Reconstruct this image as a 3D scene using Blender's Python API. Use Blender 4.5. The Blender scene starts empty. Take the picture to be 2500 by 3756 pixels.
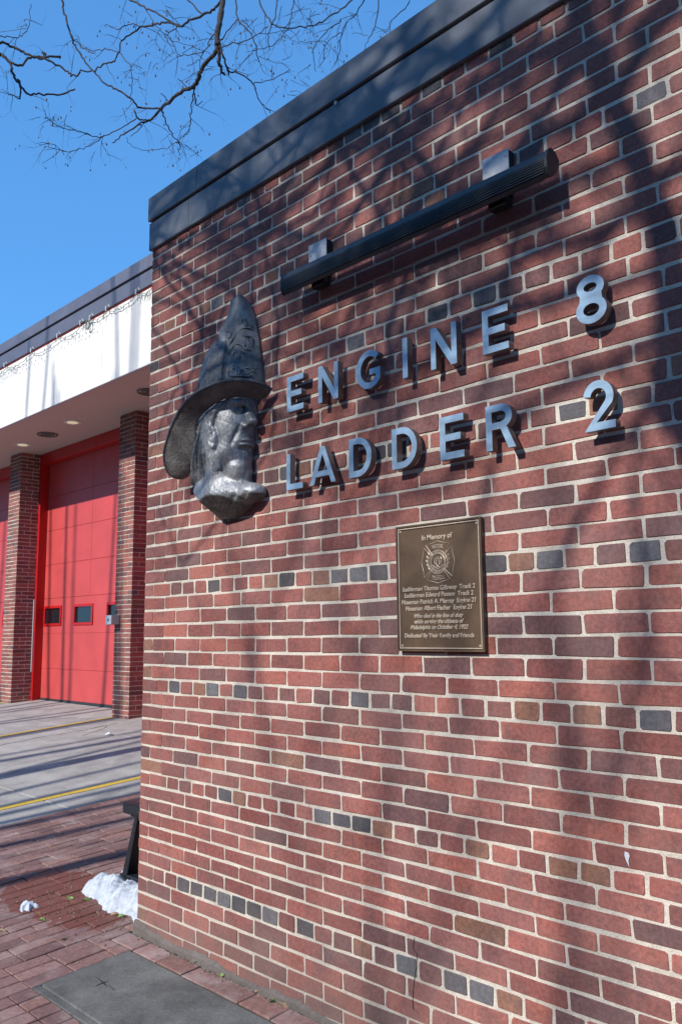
import bpy, bmesh, math, random
import numpy as np
from mathutils import Vector, Matrix
random.seed(7); rs = np.random.RandomState(7)
S = bpy.context.scene; COL = S.collection
# ------------------------------------------------------------------ camera, light, exposure
CAM = np.array([3.93408, -2.36149, 1.45609])
RW = np.array([[0.6955236, 0.7184463, -0.0090468], [-0.1083280, 0.0924077, -0.9898110], [-0.7102901, 0.6894169, 0.1420996]])
FPX = 3113.98
cam = bpy.data.cameras.new('camera'); co = bpy.data.objects.new('camera', cam); COL.objects.link(co)
cam.sensor_fit = 'VERTICAL'; cam.sensor_height = 36; cam.lens = FPX / 3756 * 36; cam.clip_end = 900; cam.clip_start = .05
m = Matrix.Identity(4)
for i in range(3):
    m[i][0] = RW[0][i]; m[i][1] = -RW[1][i]; m[i][2] = -RW[2][i]; m[i][3] = CAM[i]
co.matrix_world = m; S.camera = co
SUNK = .66                                   # metres the sunlight drops for each metre it travels towards the wall
SUNX = .012
world = bpy.data.worlds.new('World'); S.world = world; world.use_nodes = True
wn = world.node_tree; bg = wn.nodes['Background']
sky = wn.nodes.new('ShaderNodeTexSky'); sky.sky_type = 'NISHITA'; sky.sun_disc = False
sky.sun_elevation = math.atan(SUNK); sky.sun_rotation = math.radians(180); sky.altitude = 0
sky.air_density = 1.0; sky.dust_density = .3; sky.ozone_density = 4.0
gm0 = wn.nodes.new('ShaderNodeGamma'); gm0.inputs[1].default_value = .5          # soft, even winter-blue sky in every direction
tn0 = wn.nodes.new('ShaderNodeMix'); tn0.data_type = 'RGBA'; tn0.blend_type = 'MULTIPLY'; tn0.inputs[0].default_value = 1; tn0.inputs[7].default_value = (.95, 2.28, 3.85, 1)
wn.links.new(sky.outputs[0], gm0.inputs[0]); wn.links.new(gm0.outputs[0], tn0.inputs[6])
wn.links.new(tn0.outputs[2], bg.inputs[0]); bg.inputs[1].default_value = .12
sun = bpy.data.lights.new('sun', 'SUN'); sun.energy = 5.0; sun.angle = math.radians(.5); sun.color = (1, .955, .89)
so = bpy.data.objects.new('sun', sun); COL.objects.link(so)
so.rotation_euler = Vector((SUNX, 1, -SUNK)).to_track_quat('-Z', 'Y').to_euler()
S.view_settings.view_transform = 'Standard'; S.view_settings.look = 'None'; S.view_settings.gamma = 1
S.view_settings.exposure = .08; S.view_settings.use_curve_mapping = False

# ------------------------------------------------------------------ helpers
def ray(px, py): return RW.T @ np.array([(px - 1250) / FPX, (py - 1878) / FPX, 1.])
def on_y(px, py, y):
    d = ray(px, py); return Vector(CAM + (y - CAM[1]) / d[1] * d)
GA, GB = .074, -.005
def gz(x, y):                                 # height of the sloping ground
    return GA * max(-3.2, min(4.4, y)) + GB * max(-16, min(6, x))
def on_g(px, py, h=0.):
    d = ray(px, py); t = (h + GA * CAM[1] + GB * CAM[0] - CAM[2]) / (d[2] - GA * d[1] - GB * d[0]); return Vector(CAM + t * d)
def px_of(p):
    q = RW @ (np.array(p) - CAM); return (1250 + FPX * q[0] / q[2], 1878 + FPX * q[1] / q[2], q[2])

class MB:
    def __init__(s): s.v = []; s.f = []; s.c = []; s.cur = (1, 1, 1, 1); s.fm = []; s.mi = 0
    def poly(s, vs, fs):
        b = len(s.v); s.v += [tuple(v) for v in vs]
        for f in fs: s.f.append([b + i for i in f]); s.c.append(s.cur); s.fm.append(s.mi)
        return s
    def box(s, x0, x1, y0, y1, z0, z1):
        return s.poly([(x0,y0,z0),(x1,y0,z0),(x1,y1,z0),(x0,y1,z0),(x0,y0,z1),(x1,y0,z1),(x1,y1,z1),(x0,y1,z1)],
                      [(0,3,2,1),(4,5,6,7),(0,1,5,4),(1,2,6,5),(2,3,7,6),(3,0,4,7)])
    def tube(s, pts, rad, n=6, cap=True):
        pts = [Vector(p) for p in pts]; m_ = len(pts)
        if not hasattr(rad, '__len__'): rad = [rad] * m_
        vs = []; up = Vector((.31, .22, .92)).normalized(); fs = []
        for i, p in enumerate(pts):
            t = (pts[min(i + 1, m_ - 1)] - pts[max(i - 1, 0)])
            if t.length < 1e-9: t = Vector((0, 0, 1))
            t.normalize(); a = t.cross(up)
            if a.length < 1e-3: a = t.cross(Vector((1, 0, 0)))
            a.normalize(); b = t.cross(a)
            for k in range(n):
                w = 2 * math.pi * k / n; vs.append(p + (a * math.cos(w) + b * math.sin(w)) * rad[i])
        for i in range(m_ - 1):
            for k in range(n):
                k2 = (k + 1) % n; fs.append((i*n+k, i*n+k2, (i+1)*n+k2, (i+1)*n+k))
        if cap: fs.append(tuple(range(n))); fs.append(tuple((m_-1)*n + k for k in reversed(range(n))))
        return s.poly(vs, fs)
    def mesh(s, name, mats, smooth=False, tint=False):
        me = bpy.data.meshes.new(name); me.from_pydata(s.v, [], s.f)
        for mt in (mats if isinstance(mats, (list, tuple)) else [mats]): me.materials.append(mt)
        if any(s.fm): me.polygons.foreach_set('material_index', s.fm)
        if smooth: me.polygons.foreach_set('use_smooth', [True] * len(s.f))
        if tint:
            at = me.color_attributes.new('tint', 'FLOAT_COLOR', 'CORNER'); d = []
            for f, c in zip(s.f, s.c): d += list(c) * len(f)
            at.data.foreach_set('color', d)
        me.update(); return me
def obj(name, me, parent=None, loc=(0, 0, 0), kind=None, label=None, cat=None, group=None, rot=None, scale=None):
    o = bpy.data.objects.new(name, me); COL.objects.link(o); o.location = loc
    if rot is not None: o.rotation_euler = rot
    if scale is not None: o.scale = scale
    if parent is not None: o.parent = parent
    if kind: o['kind'] = kind
    if label: o['label'] = label
    if cat: o['category'] = cat
    if group: o['group'] = group
    return o
def bevel(me, w, seg=1, ang=40):
    bm = bmesh.new(); bm.from_mesh(me); bmesh.ops.remove_doubles(bm, verts=bm.verts, dist=1e-6)
    es = [e for e in bm.edges if len(e.link_faces) == 2 and e.calc_face_angle(0) > math.radians(ang)]
    bmesh.ops.bevel(bm, geom=es, offset=w, segments=seg, affect='EDGES'); bm.to_mesh(me); bm.free(); return me
def catmull(pts, n=6):
    P = [Vector(p) for p in pts]; out = []
    for i in range(len(P) - 1):
        a, b, c, d = P[max(i-1, 0)], P[i], P[i+1], P[min(i+2, len(P)-1)]
        for k in range(n):
            t = k / n; out.append(.5 * ((2*b) + (c-a)*t + (2*a-5*b+4*c-d)*t*t + (3*b-a-3*c+d)*t**3))
    return out + [P[-1]]

# ------------------------------------------------------------------ materials
def newmat(name):
    mt = bpy.data.materials.new(name); mt.use_nodes = True; nt = mt.node_tree
    return mt, nt, nt.nodes['Principled BSDF']
def N(nt, t, **k):
    n = nt.nodes.new(t)
    for a, b in k.items(): setattr(n, a, b)
    return n
def coords(nt, kind='Object', scale=1.):
    tc = N(nt, 'ShaderNodeTexCoord'); return tc.outputs[kind]
def geo(nt): return N(nt, 'ShaderNodeNewGeometry').outputs['Position']
def noise(nt, vec, scale, detail=3, rough=.5, dist=0):
    n = N(nt, 'ShaderNodeTexNoise'); n.inputs['Scale'].default_value = scale; n.inputs['Detail'].default_value = detail
    n.inputs['Roughness'].default_value = rough; n.inputs['Distortion'].default_value = dist
    nt.links.new(vec, n.inputs['Vector']); return n.outputs['Fac']
def ramp(nt, fac, stops):
    r = N(nt, 'ShaderNodeValToRGB'); el = r.color_ramp.elements
    while len(el) < len(stops): el.new(.5)
    for e, (p, c) in zip(el, stops): e.position = p; e.color = c if len(c) == 4 else (*c, 1)
    nt.links.new(fac, r.inputs[0]); return r.outputs[0]
def mix(nt, fac, a, b, mode='MIX'):
    x = N(nt, 'ShaderNodeMix'); x.data_type = 'RGBA'; x.blend_type = mode
    for s, v in ((0, fac), (6, a), (7, b)):
        if isinstance(v, bpy.types.NodeSocket): nt.links.new(v, x.inputs[s])
        else: x.inputs[s].default_value = v if s == 0 else (*v[:3], 1)
    return x.outputs[2]
def math_(nt, op, a, b=0., c=0.):
    x = N(nt, 'ShaderNodeMath'); x.operation = op
    for i, v in enumerate((a, b, c)):
        if isinstance(v, bpy.types.NodeSocket): nt.links.new(v, x.inputs[i])
        else: x.inputs[i].default_value = v
    return x.outputs[0]
def bump(nt, bsdf, h, strength, dist):
    b = N(nt, 'ShaderNodeBump'); b.inputs['Strength'].default_value = strength; b.inputs['Distance'].default_value = dist
    nt.links.new(h, b.inputs['Height']); nt.links.new(b.outputs[0], bsdf.inputs['Normal'])
def simple(name, colr, rough=.6, metal=0., var=.15, scale=20., bs=.15, bd=.002, spec=.5, streak=None):
    mt, nt, b = newmat(name); v = geo(nt)
    n = noise(nt, v, scale, 4, .6)
    lo = tuple(c * (1 - var) for c in colr); hi = tuple(min(1, c * (1 + var)) for c in colr)
    c = ramp(nt, n, [(.3, lo), (.7, hi)])
    if streak:
        mp = N(nt, 'ShaderNodeMapping'); mp.inputs['Scale'].default_value = streak; nt.links.new(v, mp.inputs[0])
        c = mix(nt, .6, c, ramp(nt, noise(nt, mp.outputs[0], 3, 4), [(.35, (.6,.6,.6)), (.65, (1,1,1))]), 'MULTIPLY')
    nt.links.new(c, b.inputs['Base Color']); b.inputs['Roughness'].default_value = rough; b.inputs['Metallic'].default_value = metal
    b.inputs['Specular IOR Level'].default_value = spec
    if bs: bump(nt, b, noise(nt, v, scale * 6, 4, .7), bs, bd)
    return mt
def brick_mat(name, source, damp=True):
    mt, nt, b = newmat(name); v = geo(nt)
    if source == 'object': base = N(nt, 'ShaderNodeObjectInfo').outputs['Color']
    else:
        a = N(nt, 'ShaderNodeAttribute'); a.attribute_name = 'tint'; base = a.outputs['Color']
    n1 = noise(nt, v, 9, 4, .65); n2 = noise(nt, v, 70, 3, .7); n3 = noise(nt, v, 420, 2, .6)
    c = mix(nt, math_(nt, 'MULTIPLY', ramp(nt, n1, [(.48, (0,0,0)), (.68, (1,1,1))]), .5), base, (.10, .065, .068))   # fire-flashed ends
    c = mix(nt, 1., c, ramp(nt, n2, [(.25, (.62,.60,.60)), (.75, (1.32,1.28,1.25))]), 'MULTIPLY')
    c = mix(nt, 1., c, ramp(nt, n3, [(.3, (.8,.8,.8)), (.7, (1.2,1.2,1.2))]), 'MULTIPLY')
    c = mix(nt, math_(nt, 'MULTIPLY', ramp(nt, noise(nt, v, 3.2, 6, .7), [(.42, (0,0,0)), (.7, (1,1,1))]), .22), c, (.30, .235, .215))   # thin lime haze in clouds
    # lime bloom specks, and pale splash dirt close to the ground
    c = mix(nt, math_(nt, 'MULTIPLY', ramp(nt, noise(nt, v, 26, 5, .75), [(.66, (0,0,0)), (.8, (1,1,1))]), .35), c, (.42, .36, .34))
    if damp:
        sep = N(nt, 'ShaderNodeSeparateXYZ'); nt.links.new(v, sep.inputs[0])
        h = math_(nt, 'SUBTRACT', .42, sep.outputs[2]); h = math_(nt, 'MULTIPLY_ADD', noise(nt, v, 6, 3), .5, h)
        hf = math_(nt, 'MULTIPLY', ramp(nt, h, [(.3, (0,0,0)), (.75, (1,1,1))]), .5)
        c = mix(nt, hf, c, (.155, .13, .115))
    nt.links.new(c, b.inputs['Base Color']); b.inputs['Roughness'].default_value = .88; b.inputs['Specular IOR Level'].default_value = .25
    h = math_(nt, 'ADD', n2, math_(nt, 'MULTIPLY', n3, .5)); bump(nt, b, h, .8, .0022); return mt
M = {}
M['brick'] = brick_mat('fired_brick', 'object'); M['brick_t'] = brick_mat('fired_brick_joined', 'attr')
def mortar_mat():
    mt, nt, b = newmat('mortar'); v = geo(nt)
    c = ramp(nt, noise(nt, v, 4, 7, .75), [(.3, (.42,.365,.305)), (.5, (.62,.555,.47)), (.7, (.72,.66,.575))])
    c = mix(nt, 1., c, ramp(nt, noise(nt, v, 500, 2, .6), [(.35, (.7,.7,.7)), (.6, (1.1,1.1,1.1))]), 'MULTIPLY')
    sep = N(nt, 'ShaderNodeSeparateXYZ'); nt.links.new(v, sep.inputs[0])
    h = math_(nt, 'MULTIPLY_ADD', noise(nt, v, 8, 4), .35, math_(nt, 'SUBTRACT', .32, sep.outputs[2]))
    c = mix(nt, math_(nt, 'MULTIPLY', ramp(nt, h, [(.25, (0,0,0)), (.6, (1,1,1))]), .7), c, (.2, .18, .16))
    nt.links.new(c, b.inputs['Base Color']); b.inputs['Roughness'].default_value = .95; b.inputs['Specular IOR Level'].default_value = .15
    bump(nt, b, math_(nt, 'ADD', noise(nt, v, 160, 4, .7), math_(nt, 'MULTIPLY', noise(nt, v, 30, 2), 1.5)), .9, .003); return mt
M['mortar'] = mortar_mat()
M['coping'] = simple('slate_blue_coping', (.125, .138, .16), .45, 0, .25, 5, .08, .002, .5, streak=(3, 3, .4))
M['coping2'] = simple('grey_violet_coping', (.105, .108, .145), .5, 0, .15, 3, .05)
M['dark'] = simple('dark_seam', (.012, .013, .016), .8)
M['black'] = simple('black_fixture_paint', (.014, .017, .022), .42, 0, .3, 30, .12, .001)
M['steel'] = simple('galvanized_cover', (.42, .43, .45), .5, .2, .12, 45, .05)
M['alu'] = simple('brushed_aluminium_sky_tint', (.35, .50, .64), .36, .3, .10, 30, .06, .0006, streak=(1, 1, 12))  # blue of the reflected sky is put into the base colour
M['alu_side'] = simple('shade_tinted_aluminium_return', (.20, .165, .15), .5, .6, .2, 30, .1)  # dim brown of the unlit letter sides is painted into this colour
M['letter_back'] = M['dark']
def bronze_mat(name, c0, c1, c2, streaks, rough=.42, metal=.55, bs=.5):
    mt, nt, b = newmat(name); v = coords(nt, 'Object')
    c = ramp(nt, noise(nt, v, 7, 5, .65), [(.3, c0), (.5, c1), (.72, c2)])
    mp = N(nt, 'ShaderNodeMapping'); mp.inputs['Scale'].default_value = streaks; nt.links.new(v, mp.inputs[0])
    st = noise(nt, mp.outputs[0], 6, 4, .7)
    c = mix(nt, 1., c, ramp(nt, st, [(.3, (.62,.62,.62)), (.7, (1.3,1.3,1.3))]), 'MULTIPLY')
    nt.links.new(c, b.inputs['Base Color']); b.inputs['Roughness'].default_value = rough; b.inputs['Metallic'].default_value = metal
    bump(nt, b, math_(nt, 'ADD', noise(nt, v, 90, 4, .7), math_(nt, 'MULTIPLY', st, 1.6)), bs, .004); return mt
M['face'] = bronze_mat('weathered_grey_bronze', (.10,.11,.128), (.235,.245,.26), (.42,.425,.43), (14, 14, 1.3), .42, .28, .45)
M['hair'] = bronze_mat('dark_patina_hair', (.045,.05,.058), (.13,.137,.145), (.27,.275,.28), (26, 26, 2.2), .55, .12, 1.)
M['helm'] = bronze_mat('dark_helmet_bronze', (.028,.034,.046), (.062,.07,.085), (.135,.14,.145), (9, 9, 1.5), .55, .12)
M['shield'] = bronze_mat('shield_bronze', (.06,.066,.075), (.125,.127,.13), (.25,.245,.235), (6, 6, 3), .55, .12)
M['brim'] = bronze_mat('striated_brim_bronze', (.07,.066,.066), (.15,.138,.128), (.26,.245,.23), (22, 22, 3), .6, .15, 1.2)
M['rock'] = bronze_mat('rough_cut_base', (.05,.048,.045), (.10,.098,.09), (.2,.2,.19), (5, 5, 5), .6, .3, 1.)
M['plaque'] = simple('brown_bronze_plaque', (.128, .080, .047), .45, .25, .2, 14, .15, .0012)
M['plaque_hi'] = simple('polished_bronze_relief', (.62, .50, .38), .38, .3, .12, 60, .05)
M['white_panel'] = simple('white_stucco_fascia', (.74, .705, .655), .7, 0, .07, 3, .1, .001)
M['soffit'] = simple('beige_soffit', (.50, .43, .385), .85, 0, .05, 30, .1)
M['door'] = simple('red_door_enamel', (.50, .062, .060), .5, 0, .10, 2, .03, .001)
M['red_trim'] = simple('red_trim_paint', (.45, .008, .008), .4, 0, .12, 12, .05)
M['rubber'] = simple('black_rubber', (.02, .022, .028), .7)
M['glass'] = newmat('dark_window_glass')[0]
g_ = M['glass'].node_tree.nodes['Principled BSDF']; g_.inputs['Base Color'].default_value = (.012,.014,.018,1); g_.inputs['Roughness'].default_value = .08
M['lampglass'] = simple('soffit_lamp_lens', (.8, .75, .5), .3)
lg_ = M['lampglass'].node_tree.nodes['Principled BSDF']; lg_.inputs['Emission Color'].default_value = (1, .9, .6, 1); lg_.inputs['Emission Strength'].default_value = .35  # weak glow stands in for light the lens reflects
M['bark'] = simple('dark_bark', (.045, .038, .036), .9, 0, .4, 60, .6, .004)
M['pod'] = simple('dried_seed_pod', (.10, .055, .035), .8)
M['bench'] = simple('black_bench_metal', (.016, .019, .023), .4, 0, .3, 40, .1)
M['sign_w'] = simple('white_plastic', (.7, .74, .74), .4)
M['wire'] = simple('green_white_wire', (.20, .24, .21), .5)
M['bulb'] = simple('clear_bulb', (.65, .70, .66), .15)
def paver_mat():
    mt, nt, b = newmat('red_clay_paver'); v = geo(nt)
    a = N(nt, 'ShaderNodeAttribute'); a.attribute_name = 'tint'
    oi = N(nt, 'ShaderNodeObjectInfo')
    base = mix(nt, 1., oi.outputs['Color'], a.outputs['Color'], 'MULTIPLY')
    c = mix(nt, 1., base, ramp(nt, noise(nt, v, 45, 5, .7), [(.25, (.6,.58,.57)), (.75, (1.3,1.3,1.3))]), 'MULTIPLY')
    c = mix(nt, math_(nt, 'MULTIPLY', ramp(nt, noise(nt, v, 4.5, 5, .65), [(.50, (0,0,0)), (.72, (1,1,1))]), .55), c, (.40, .335, .31))   # pale salt bloom
    c = mix(nt, math_(nt, 'MULTIPLY', ramp(nt, noise(nt, v, 8, 6, .75), [(.56, (0,0,0)), (.72, (1,1,1))]), .6), c, (.09, .06, .05))   # ground-in dirt
    # meltwater patch around the snow: damp clay is darker and redder
    sep = N(nt, 'ShaderNodeSeparateXYZ'); nt.links.new(v, sep.inputs[0])
    dx = math_(nt, 'DIVIDE', math_(nt, 'ADD', sep.outputs[0], .78), .86); dy = math_(nt, 'DIVIDE', math_(nt, 'SUBTRACT', sep.outputs[1], .03), .40)
    r2 = math_(nt, 'ADD', math_(nt, 'MULTIPLY', dx, dx), math_(nt, 'MULTIPLY', dy, dy))
    wet = math_(nt, 'SUBTRACT', 1.25, math_(nt, 'MULTIPLY_ADD', noise(nt, v, 7, 4, .6), 1.1, r2))
    wet = ramp(nt, wet, [(.16, (0,0,0)), (.22, (1,1,1))])
    c = mix(nt, wet, c, mix(nt, .82, c, (.155, .042, .022))); 
    nt.links.new(c, b.inputs['Base Color'])
    nt.links.new(math_(nt, 'MULTIPLY_ADD', wet, -.35, .88), b.inputs['Roughness'])
    bump(nt, b, noise(nt, v, 120, 4, .7), .5, .002); return mt
M['paver'] = paver_mat()
def concrete(name, lo, hi, damp=0):
    mt, nt, b = newmat(name); v = geo(nt)
    c = ramp(nt, noise(nt, v, 2.6, 7, .72), [(.34, lo), (.64, hi)])
    c = mix(nt, 1., c, ramp(nt, noise(nt, v, 90, 3, .7), [(.3, (.75,.75,.75)), (.7, (1.2,1.2,1.2))]), 'MULTIPLY')
    c = mix(nt, math_(nt, 'MULTIPLY', ramp(nt, noise(nt, v, 11, 6, .75), [(.62, (0,0,0)), (.7, (1,1,1))]), .5), c, (.10, .095, .09))
    nt.links.new(c, b.inputs['Base Color']); b.inputs['Roughness'].default_value = .9
    bump(nt, b, noise(nt, v, 150, 4, .75), .55, .003); return mt
M['drive'] = concrete('driveway_concrete', (.27, .255, .232), (.42, .40, .365))
M['slab'] = concrete('grey_slab_concrete', (.062, .061, .058), (.165, .162, .15))
M['parge'] = concrete('cement_skirt', (.095, .078, .068), (.17, .145, .13))
M['sand'] = simple('joint_sand', (.055, .045, .038), .95, 0, .5, 120, .8, .003)
M['yellow'] = simple('worn_yellow_line_paint', (.66, .43, .05), .8, 0, .2, 40, .3)
M['asphalt'] = simple('asphalt', (.05, .05, .052), .9, 0, .2, 80, .5)
M['snow'] = newmat('old_snow')[0]
nt = M['snow'].node_tree; b = nt.nodes['Principled BSDF']; v = geo(nt)
sc_ = ramp(nt, noise(nt, v, 30, 5, .7), [(.25, (.28,.31,.36)), (.6, (.57,.61,.67))])  # lowered blue-grey tone takes in the shade of the twigs
sc_ = mix(nt, ramp(nt, noise(nt, v, 85, 4, .8), [(.62, (0,0,0)), (.72, (.75,.75,.75))]), sc_, (.10, .085, .07))
nt.links.new(sc_, b.inputs['Base Color'])
b.inputs['Roughness'].default_value = .75; b.inputs['Subsurface Weight'].default_value = .2; b.inputs['Subsurface Radius'].default_value = (.02,.02,.025)
bump(nt, b, noise(nt, v, 120, 5, .8), .8, .006)
M['leaf_g'] = simple('green_leaf', (.16, .26, .06), .6, 0, .3, 60)
M['leaf_b'] = simple('dry_leaf', (.34, .22, .13), .7, 0, .3, 60)
M['roof'] = simple('roof_gravel', (.16, .155, .15), .95, 0, .3, 60)
M['poo'] = simple('white_splash', (.62, .62, .68), .7)

# ------------------------------------------------------------------ bricks
L = .2127; HC = L * .3134; TOPZ = 53.82 * HC
DZ = [0.02067, 0.00744, -0.06458, 0.00547, 0.00127, 0.07426, 0.04983, -0.07966, -0.01474]
DX = [0.0, -0.03542, 0.00520, 0.04959, 0.0496]
def cz(v): return TOPZ - (v * .3134 + float(np.interp(v, np.arange(0, 63, 7.), DZ))) * L
def cx(u): return (u + float(np.interp(u, [0, 4.5, 9, 13.5, 40], DX))) * L
RED = [(.295,.103,.086), (.258,.090,.077), (.315,.115,.094), (.230,.083,.073), (.272,.106,.093), (.325,.113,.088), (.240,.093,.083)]
PUR = [(.19,.088,.082), (.205,.088,.077), (.165,.084,.082)]
GRY = [(.095,.096,.108), (.075,.075,.082), (.135,.137,.150)]
BRN = [(.25,.125,.083), (.26,.13,.09)]
def brick_colour(header, r):
    x = r.random()
    if header: c = r.choice(RED) if x < .64 else r.choice(PUR) if x < .86 else r.choice(GRY) if x < .91 else r.choice(BRN)
    else: c = r.choice(RED) if x < .84 else r.choice(PUR) if x < .985 else r.choice(GRY) if x < .988 else r.choice(BRN)
    k = r.uniform(.82, 1.15); return (c[0]*k, c[1]*k, c[2]*k, 1)
def brick_shape(w, h, seed, jit=.0030, inset=.0014, back=.05):
    r = random.Random(seed); a, b = w / 2, h / 2; q = min(.0045, h * .09) * r.uniform(.4, 1.7)
    base = [(-a+q, -b), (a-q, -b), (a, -b+q*.8), (a, b-q*.8), (a-q, b), (-a+q, b), (-a, b-q*.8), (-a, -b+q*.8)]
    o = [(x + r.uniform(-jit, jit) * .8, z + r.uniform(-jit, jit)) for x, z in base]
    o = [(x*(1 - (.5 if r.random() < .08 else 0) * .04), z) for x, z in o]
    vs = [(x, .0028, z) for x, z in o] + [(x * (1 - inset / a), r.uniform(-.0005, .0005), z * (1 - inset / b)) for x, z in o] + [(x, back, z) for x, z in o]
    fs = [tuple(range(8, 16))]
    for k in range(8):
        j = (k + 1) % 8; fs.append((k, j, 8 + j, 8 + k)); fs.append((16 + k, 16 + j, j, k))
    return vs, fs
BR = {}
def brick_mesh(w, h, var):
    key = (round(w, 3), round(h, 3), var)
    if key not in BR:
        mb = MB(); mb.poly(*brick_shape(w, h, hash(key) % 9999 if False else int(w*1e4) + var * 77)); BR[key] = mb.mesh('brick', M['brick'])
    return BR[key]
darks = {}                                    # bricks whose colour the photograph singles out: pixel -> palette
for pal, pts in (('G', [(2377,378),(1795,1066),(2110,1490),(2365,2053),(1560,1010),(1320,1230),(1305,610),(2367,2640),(1480,3560),(1640,3600),(1745,3640),(1250,3025),(1183,3000),
                        (628,2525),(780,3285),(720,3268),(835,3300),(680,3255),(890,3325),(925,3340),(990,3365),(1110,3415),(1450,320),(1350,410),(1600,350),(1820,120),
                        (1315,2110),(1240,2110),(1050,2140),(780,2148),(860,2350),(627,1185),(560,1345),(805,1105),(1080,1690),(1430,1690),(1490,1640),(1150,1850),
                        (1870,2070),(1815,2075),(1390,2110),(1290,3010),(2000,2060)]),
                 ('P', [(2060,3580),(1490,3010),(1570,3070),(2310,2635),(1490,2580),(1900,2290),(2270,2000),(1600,1470),(1330,1500),(1680,1780),(2000,1750),(1200,2380),(1080,2560),(980,1960)]),
                 ('B', [(1405,3050),(2180,3215),(2180,2640),(720,2525),(735,2520),(640,1150),(900,3000),(1960,2300),(1900,2650)])):
    for p in pts: darks[p] = pal
def in_frame(x, z, y=0.):
    a, b_, d = px_of((x, y, z)); return -60 < a < 2560 and -60 < b_ < 3816, d
front = bpy.data.objects.new('brick_building', None); COL.objects.link(front)
front['label'] = 'dark red brick building front with slate coping, filling the right of the photo'; front['category'] = 'building'
cells = []                                    # (x0, x1, z0, z1, header?)
WX0, WX1 = .022, 4.6
for v in range(0, 54):
    z1, z0 = cz(v), cz(v + 1); hr = v % 7 == 0; k = v // 7
    if hr: ed = ([0, .5, 1.25] if k % 2 == 0 else [0, .75, 1.25]) + [1.25 + .5 * i for i in range(1, 44)]
    else:
        # the half-brick start alternates from course to course
        ph = (v % 7) % 2 == 0 if (k % 2 == 0) else (v % 7) % 2 == 1
        ed = ([0, .5] + [.5 + i for i in range(1, 24)]) if ph else [float(i) for i in range(0, 24)]
    for a, b_ in zip(ed[:-1], ed[1:]):
        x0, x1 = max(cx(a), WX0) if a > 0 else WX0 - .005, cx(b_)
        if x1 > WX1: break
        cells.append([x0, x1, z0, z1, (b_ - a) < .6, a == 0])
r_ = random.Random(11)
for c in cells: c.append(brick_colour(c[4], r_)); c.append(r_.random())
for (px, py), pal in darks.items():
    w = on_y(px, py, 0)
    cand = sorted((c for c in cells if (c[4] or pal == 'P')), key=lambda c: (max(0, c[0]-w.x, w.x-c[1])**2 + 2*((c[2]+c[3])/2-w.z)**2))[:1]
    for c in cand:
        if True:
            b0 = {'G': GRY, 'P': PUR, 'B': BRN}[pal]; q = b0[int(c[7] * len(b0)) % len(b0)]; c[6] = (*q, 1)
def vis_rank(c):
    ok, d = in_frame((c[0]+c[1])/2, (c[2]+c[3])/2); return (0 if ok else 1, -(c[1]-c[0]) * (c[3]-c[2]) * (2.36149 / d) / d / d)
order = sorted(range(len(cells)), key=lambda i: vis_rank(cells[i])); single = set(order[:298])
joined = MB()
for i, c in enumerate(cells):
    x0, x1, z0, z1, hd, first, colr, rr = c
    w = x1 - x0 - (.0095 if not hd else .0125); h = z1 - z0 - .0112; xc, zc = (x0 + x1) / 2 + (.004 if first else 0), (z0 + z1) / 2
    if first: w += .004
    if z0 < .04: zc += .008; h -= .012
    y = r_.uniform(-.0012, .0012); rot = r_.uniform(-.004, .004)
    if i in single:
        o = obj('brick', brick_mesh(w, .0555, int(rr * 6)), front, (xc, y, zc), rot=(0, rot, 0), scale=(1, 1, h / .0555)); o.color = colr
    else:
        vs, fs = brick_shape(w, h, i); joined.cur = colr; joined.poly([(xc + a, y + b_, zc + d) for a, b_, d in vs], fs)
obj('brick', joined.mesh('brick', M['brick_t'], tint=True), front, kind='stuff')
# left return wall of the same building, brick courses joined
ret = MB()
for v in range(0, 54):
    ph = v % 2
    for k in range(0, 32):
        y0 = .045 + (k - ph * .5) * L; y1 = y0 + L
        if y1 < .2 or y0 > 6.5: continue
        y0 = max(y0, .05); w = y1 - y0 - .0105; h = cz(v) - cz(v + 1) - .0118
        vs, fs = brick_shape(w, h, v * 40 + k); ret.cur = brick_colour(v % 7 == 0, r_)
        ret.poly([(WX0 + b_, (y0 + y1) / 2 - a, (cz(v) + cz(v + 1)) / 2 + d) for a, b_, d in vs], fs)
obj('side_brick', ret.mesh('side_brick', M['brick_t'], tint=True), front, kind='stuff')
mw = MB(); mw.box(WX0 + .004, 8, .0030, 6.8, -.3, TOPZ + .02); obj('mortar_bed', mw.mesh('mortar_bed', M['mortar']), front)
# torn cement skirt along the foot of the wall
sk = MB(); n = 150; top = []; rr2 = random.Random(3)
for i in range(n + 1):
    x = .006 + i * (4.6 / n); h = .012 + .042 * math.exp(-x / .6) + .010 * math.sin(x * 11 + 1) + rr2.uniform(-.007, .007); top.append((x, h))
vs = []
for x, h in top: vs += [(x, -.012 - rr2.uniform(0, .003), -.09), (x, -.010 - rr2.uniform(0, .003), h * .6), (x, -.0035, h), (x, .004, h + .004)]
fs = []
for i in range(n):
    for k in range(3): fs.append((4*i+k, 4*i+4+k, 4*i+5+k, 4*i+1+k))
fs.append((0, 1, 2, 3)); sk.poly(vs, fs); obj('cement_skirt', sk.mesh('cement_skirt', M['parge']), front)
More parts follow.
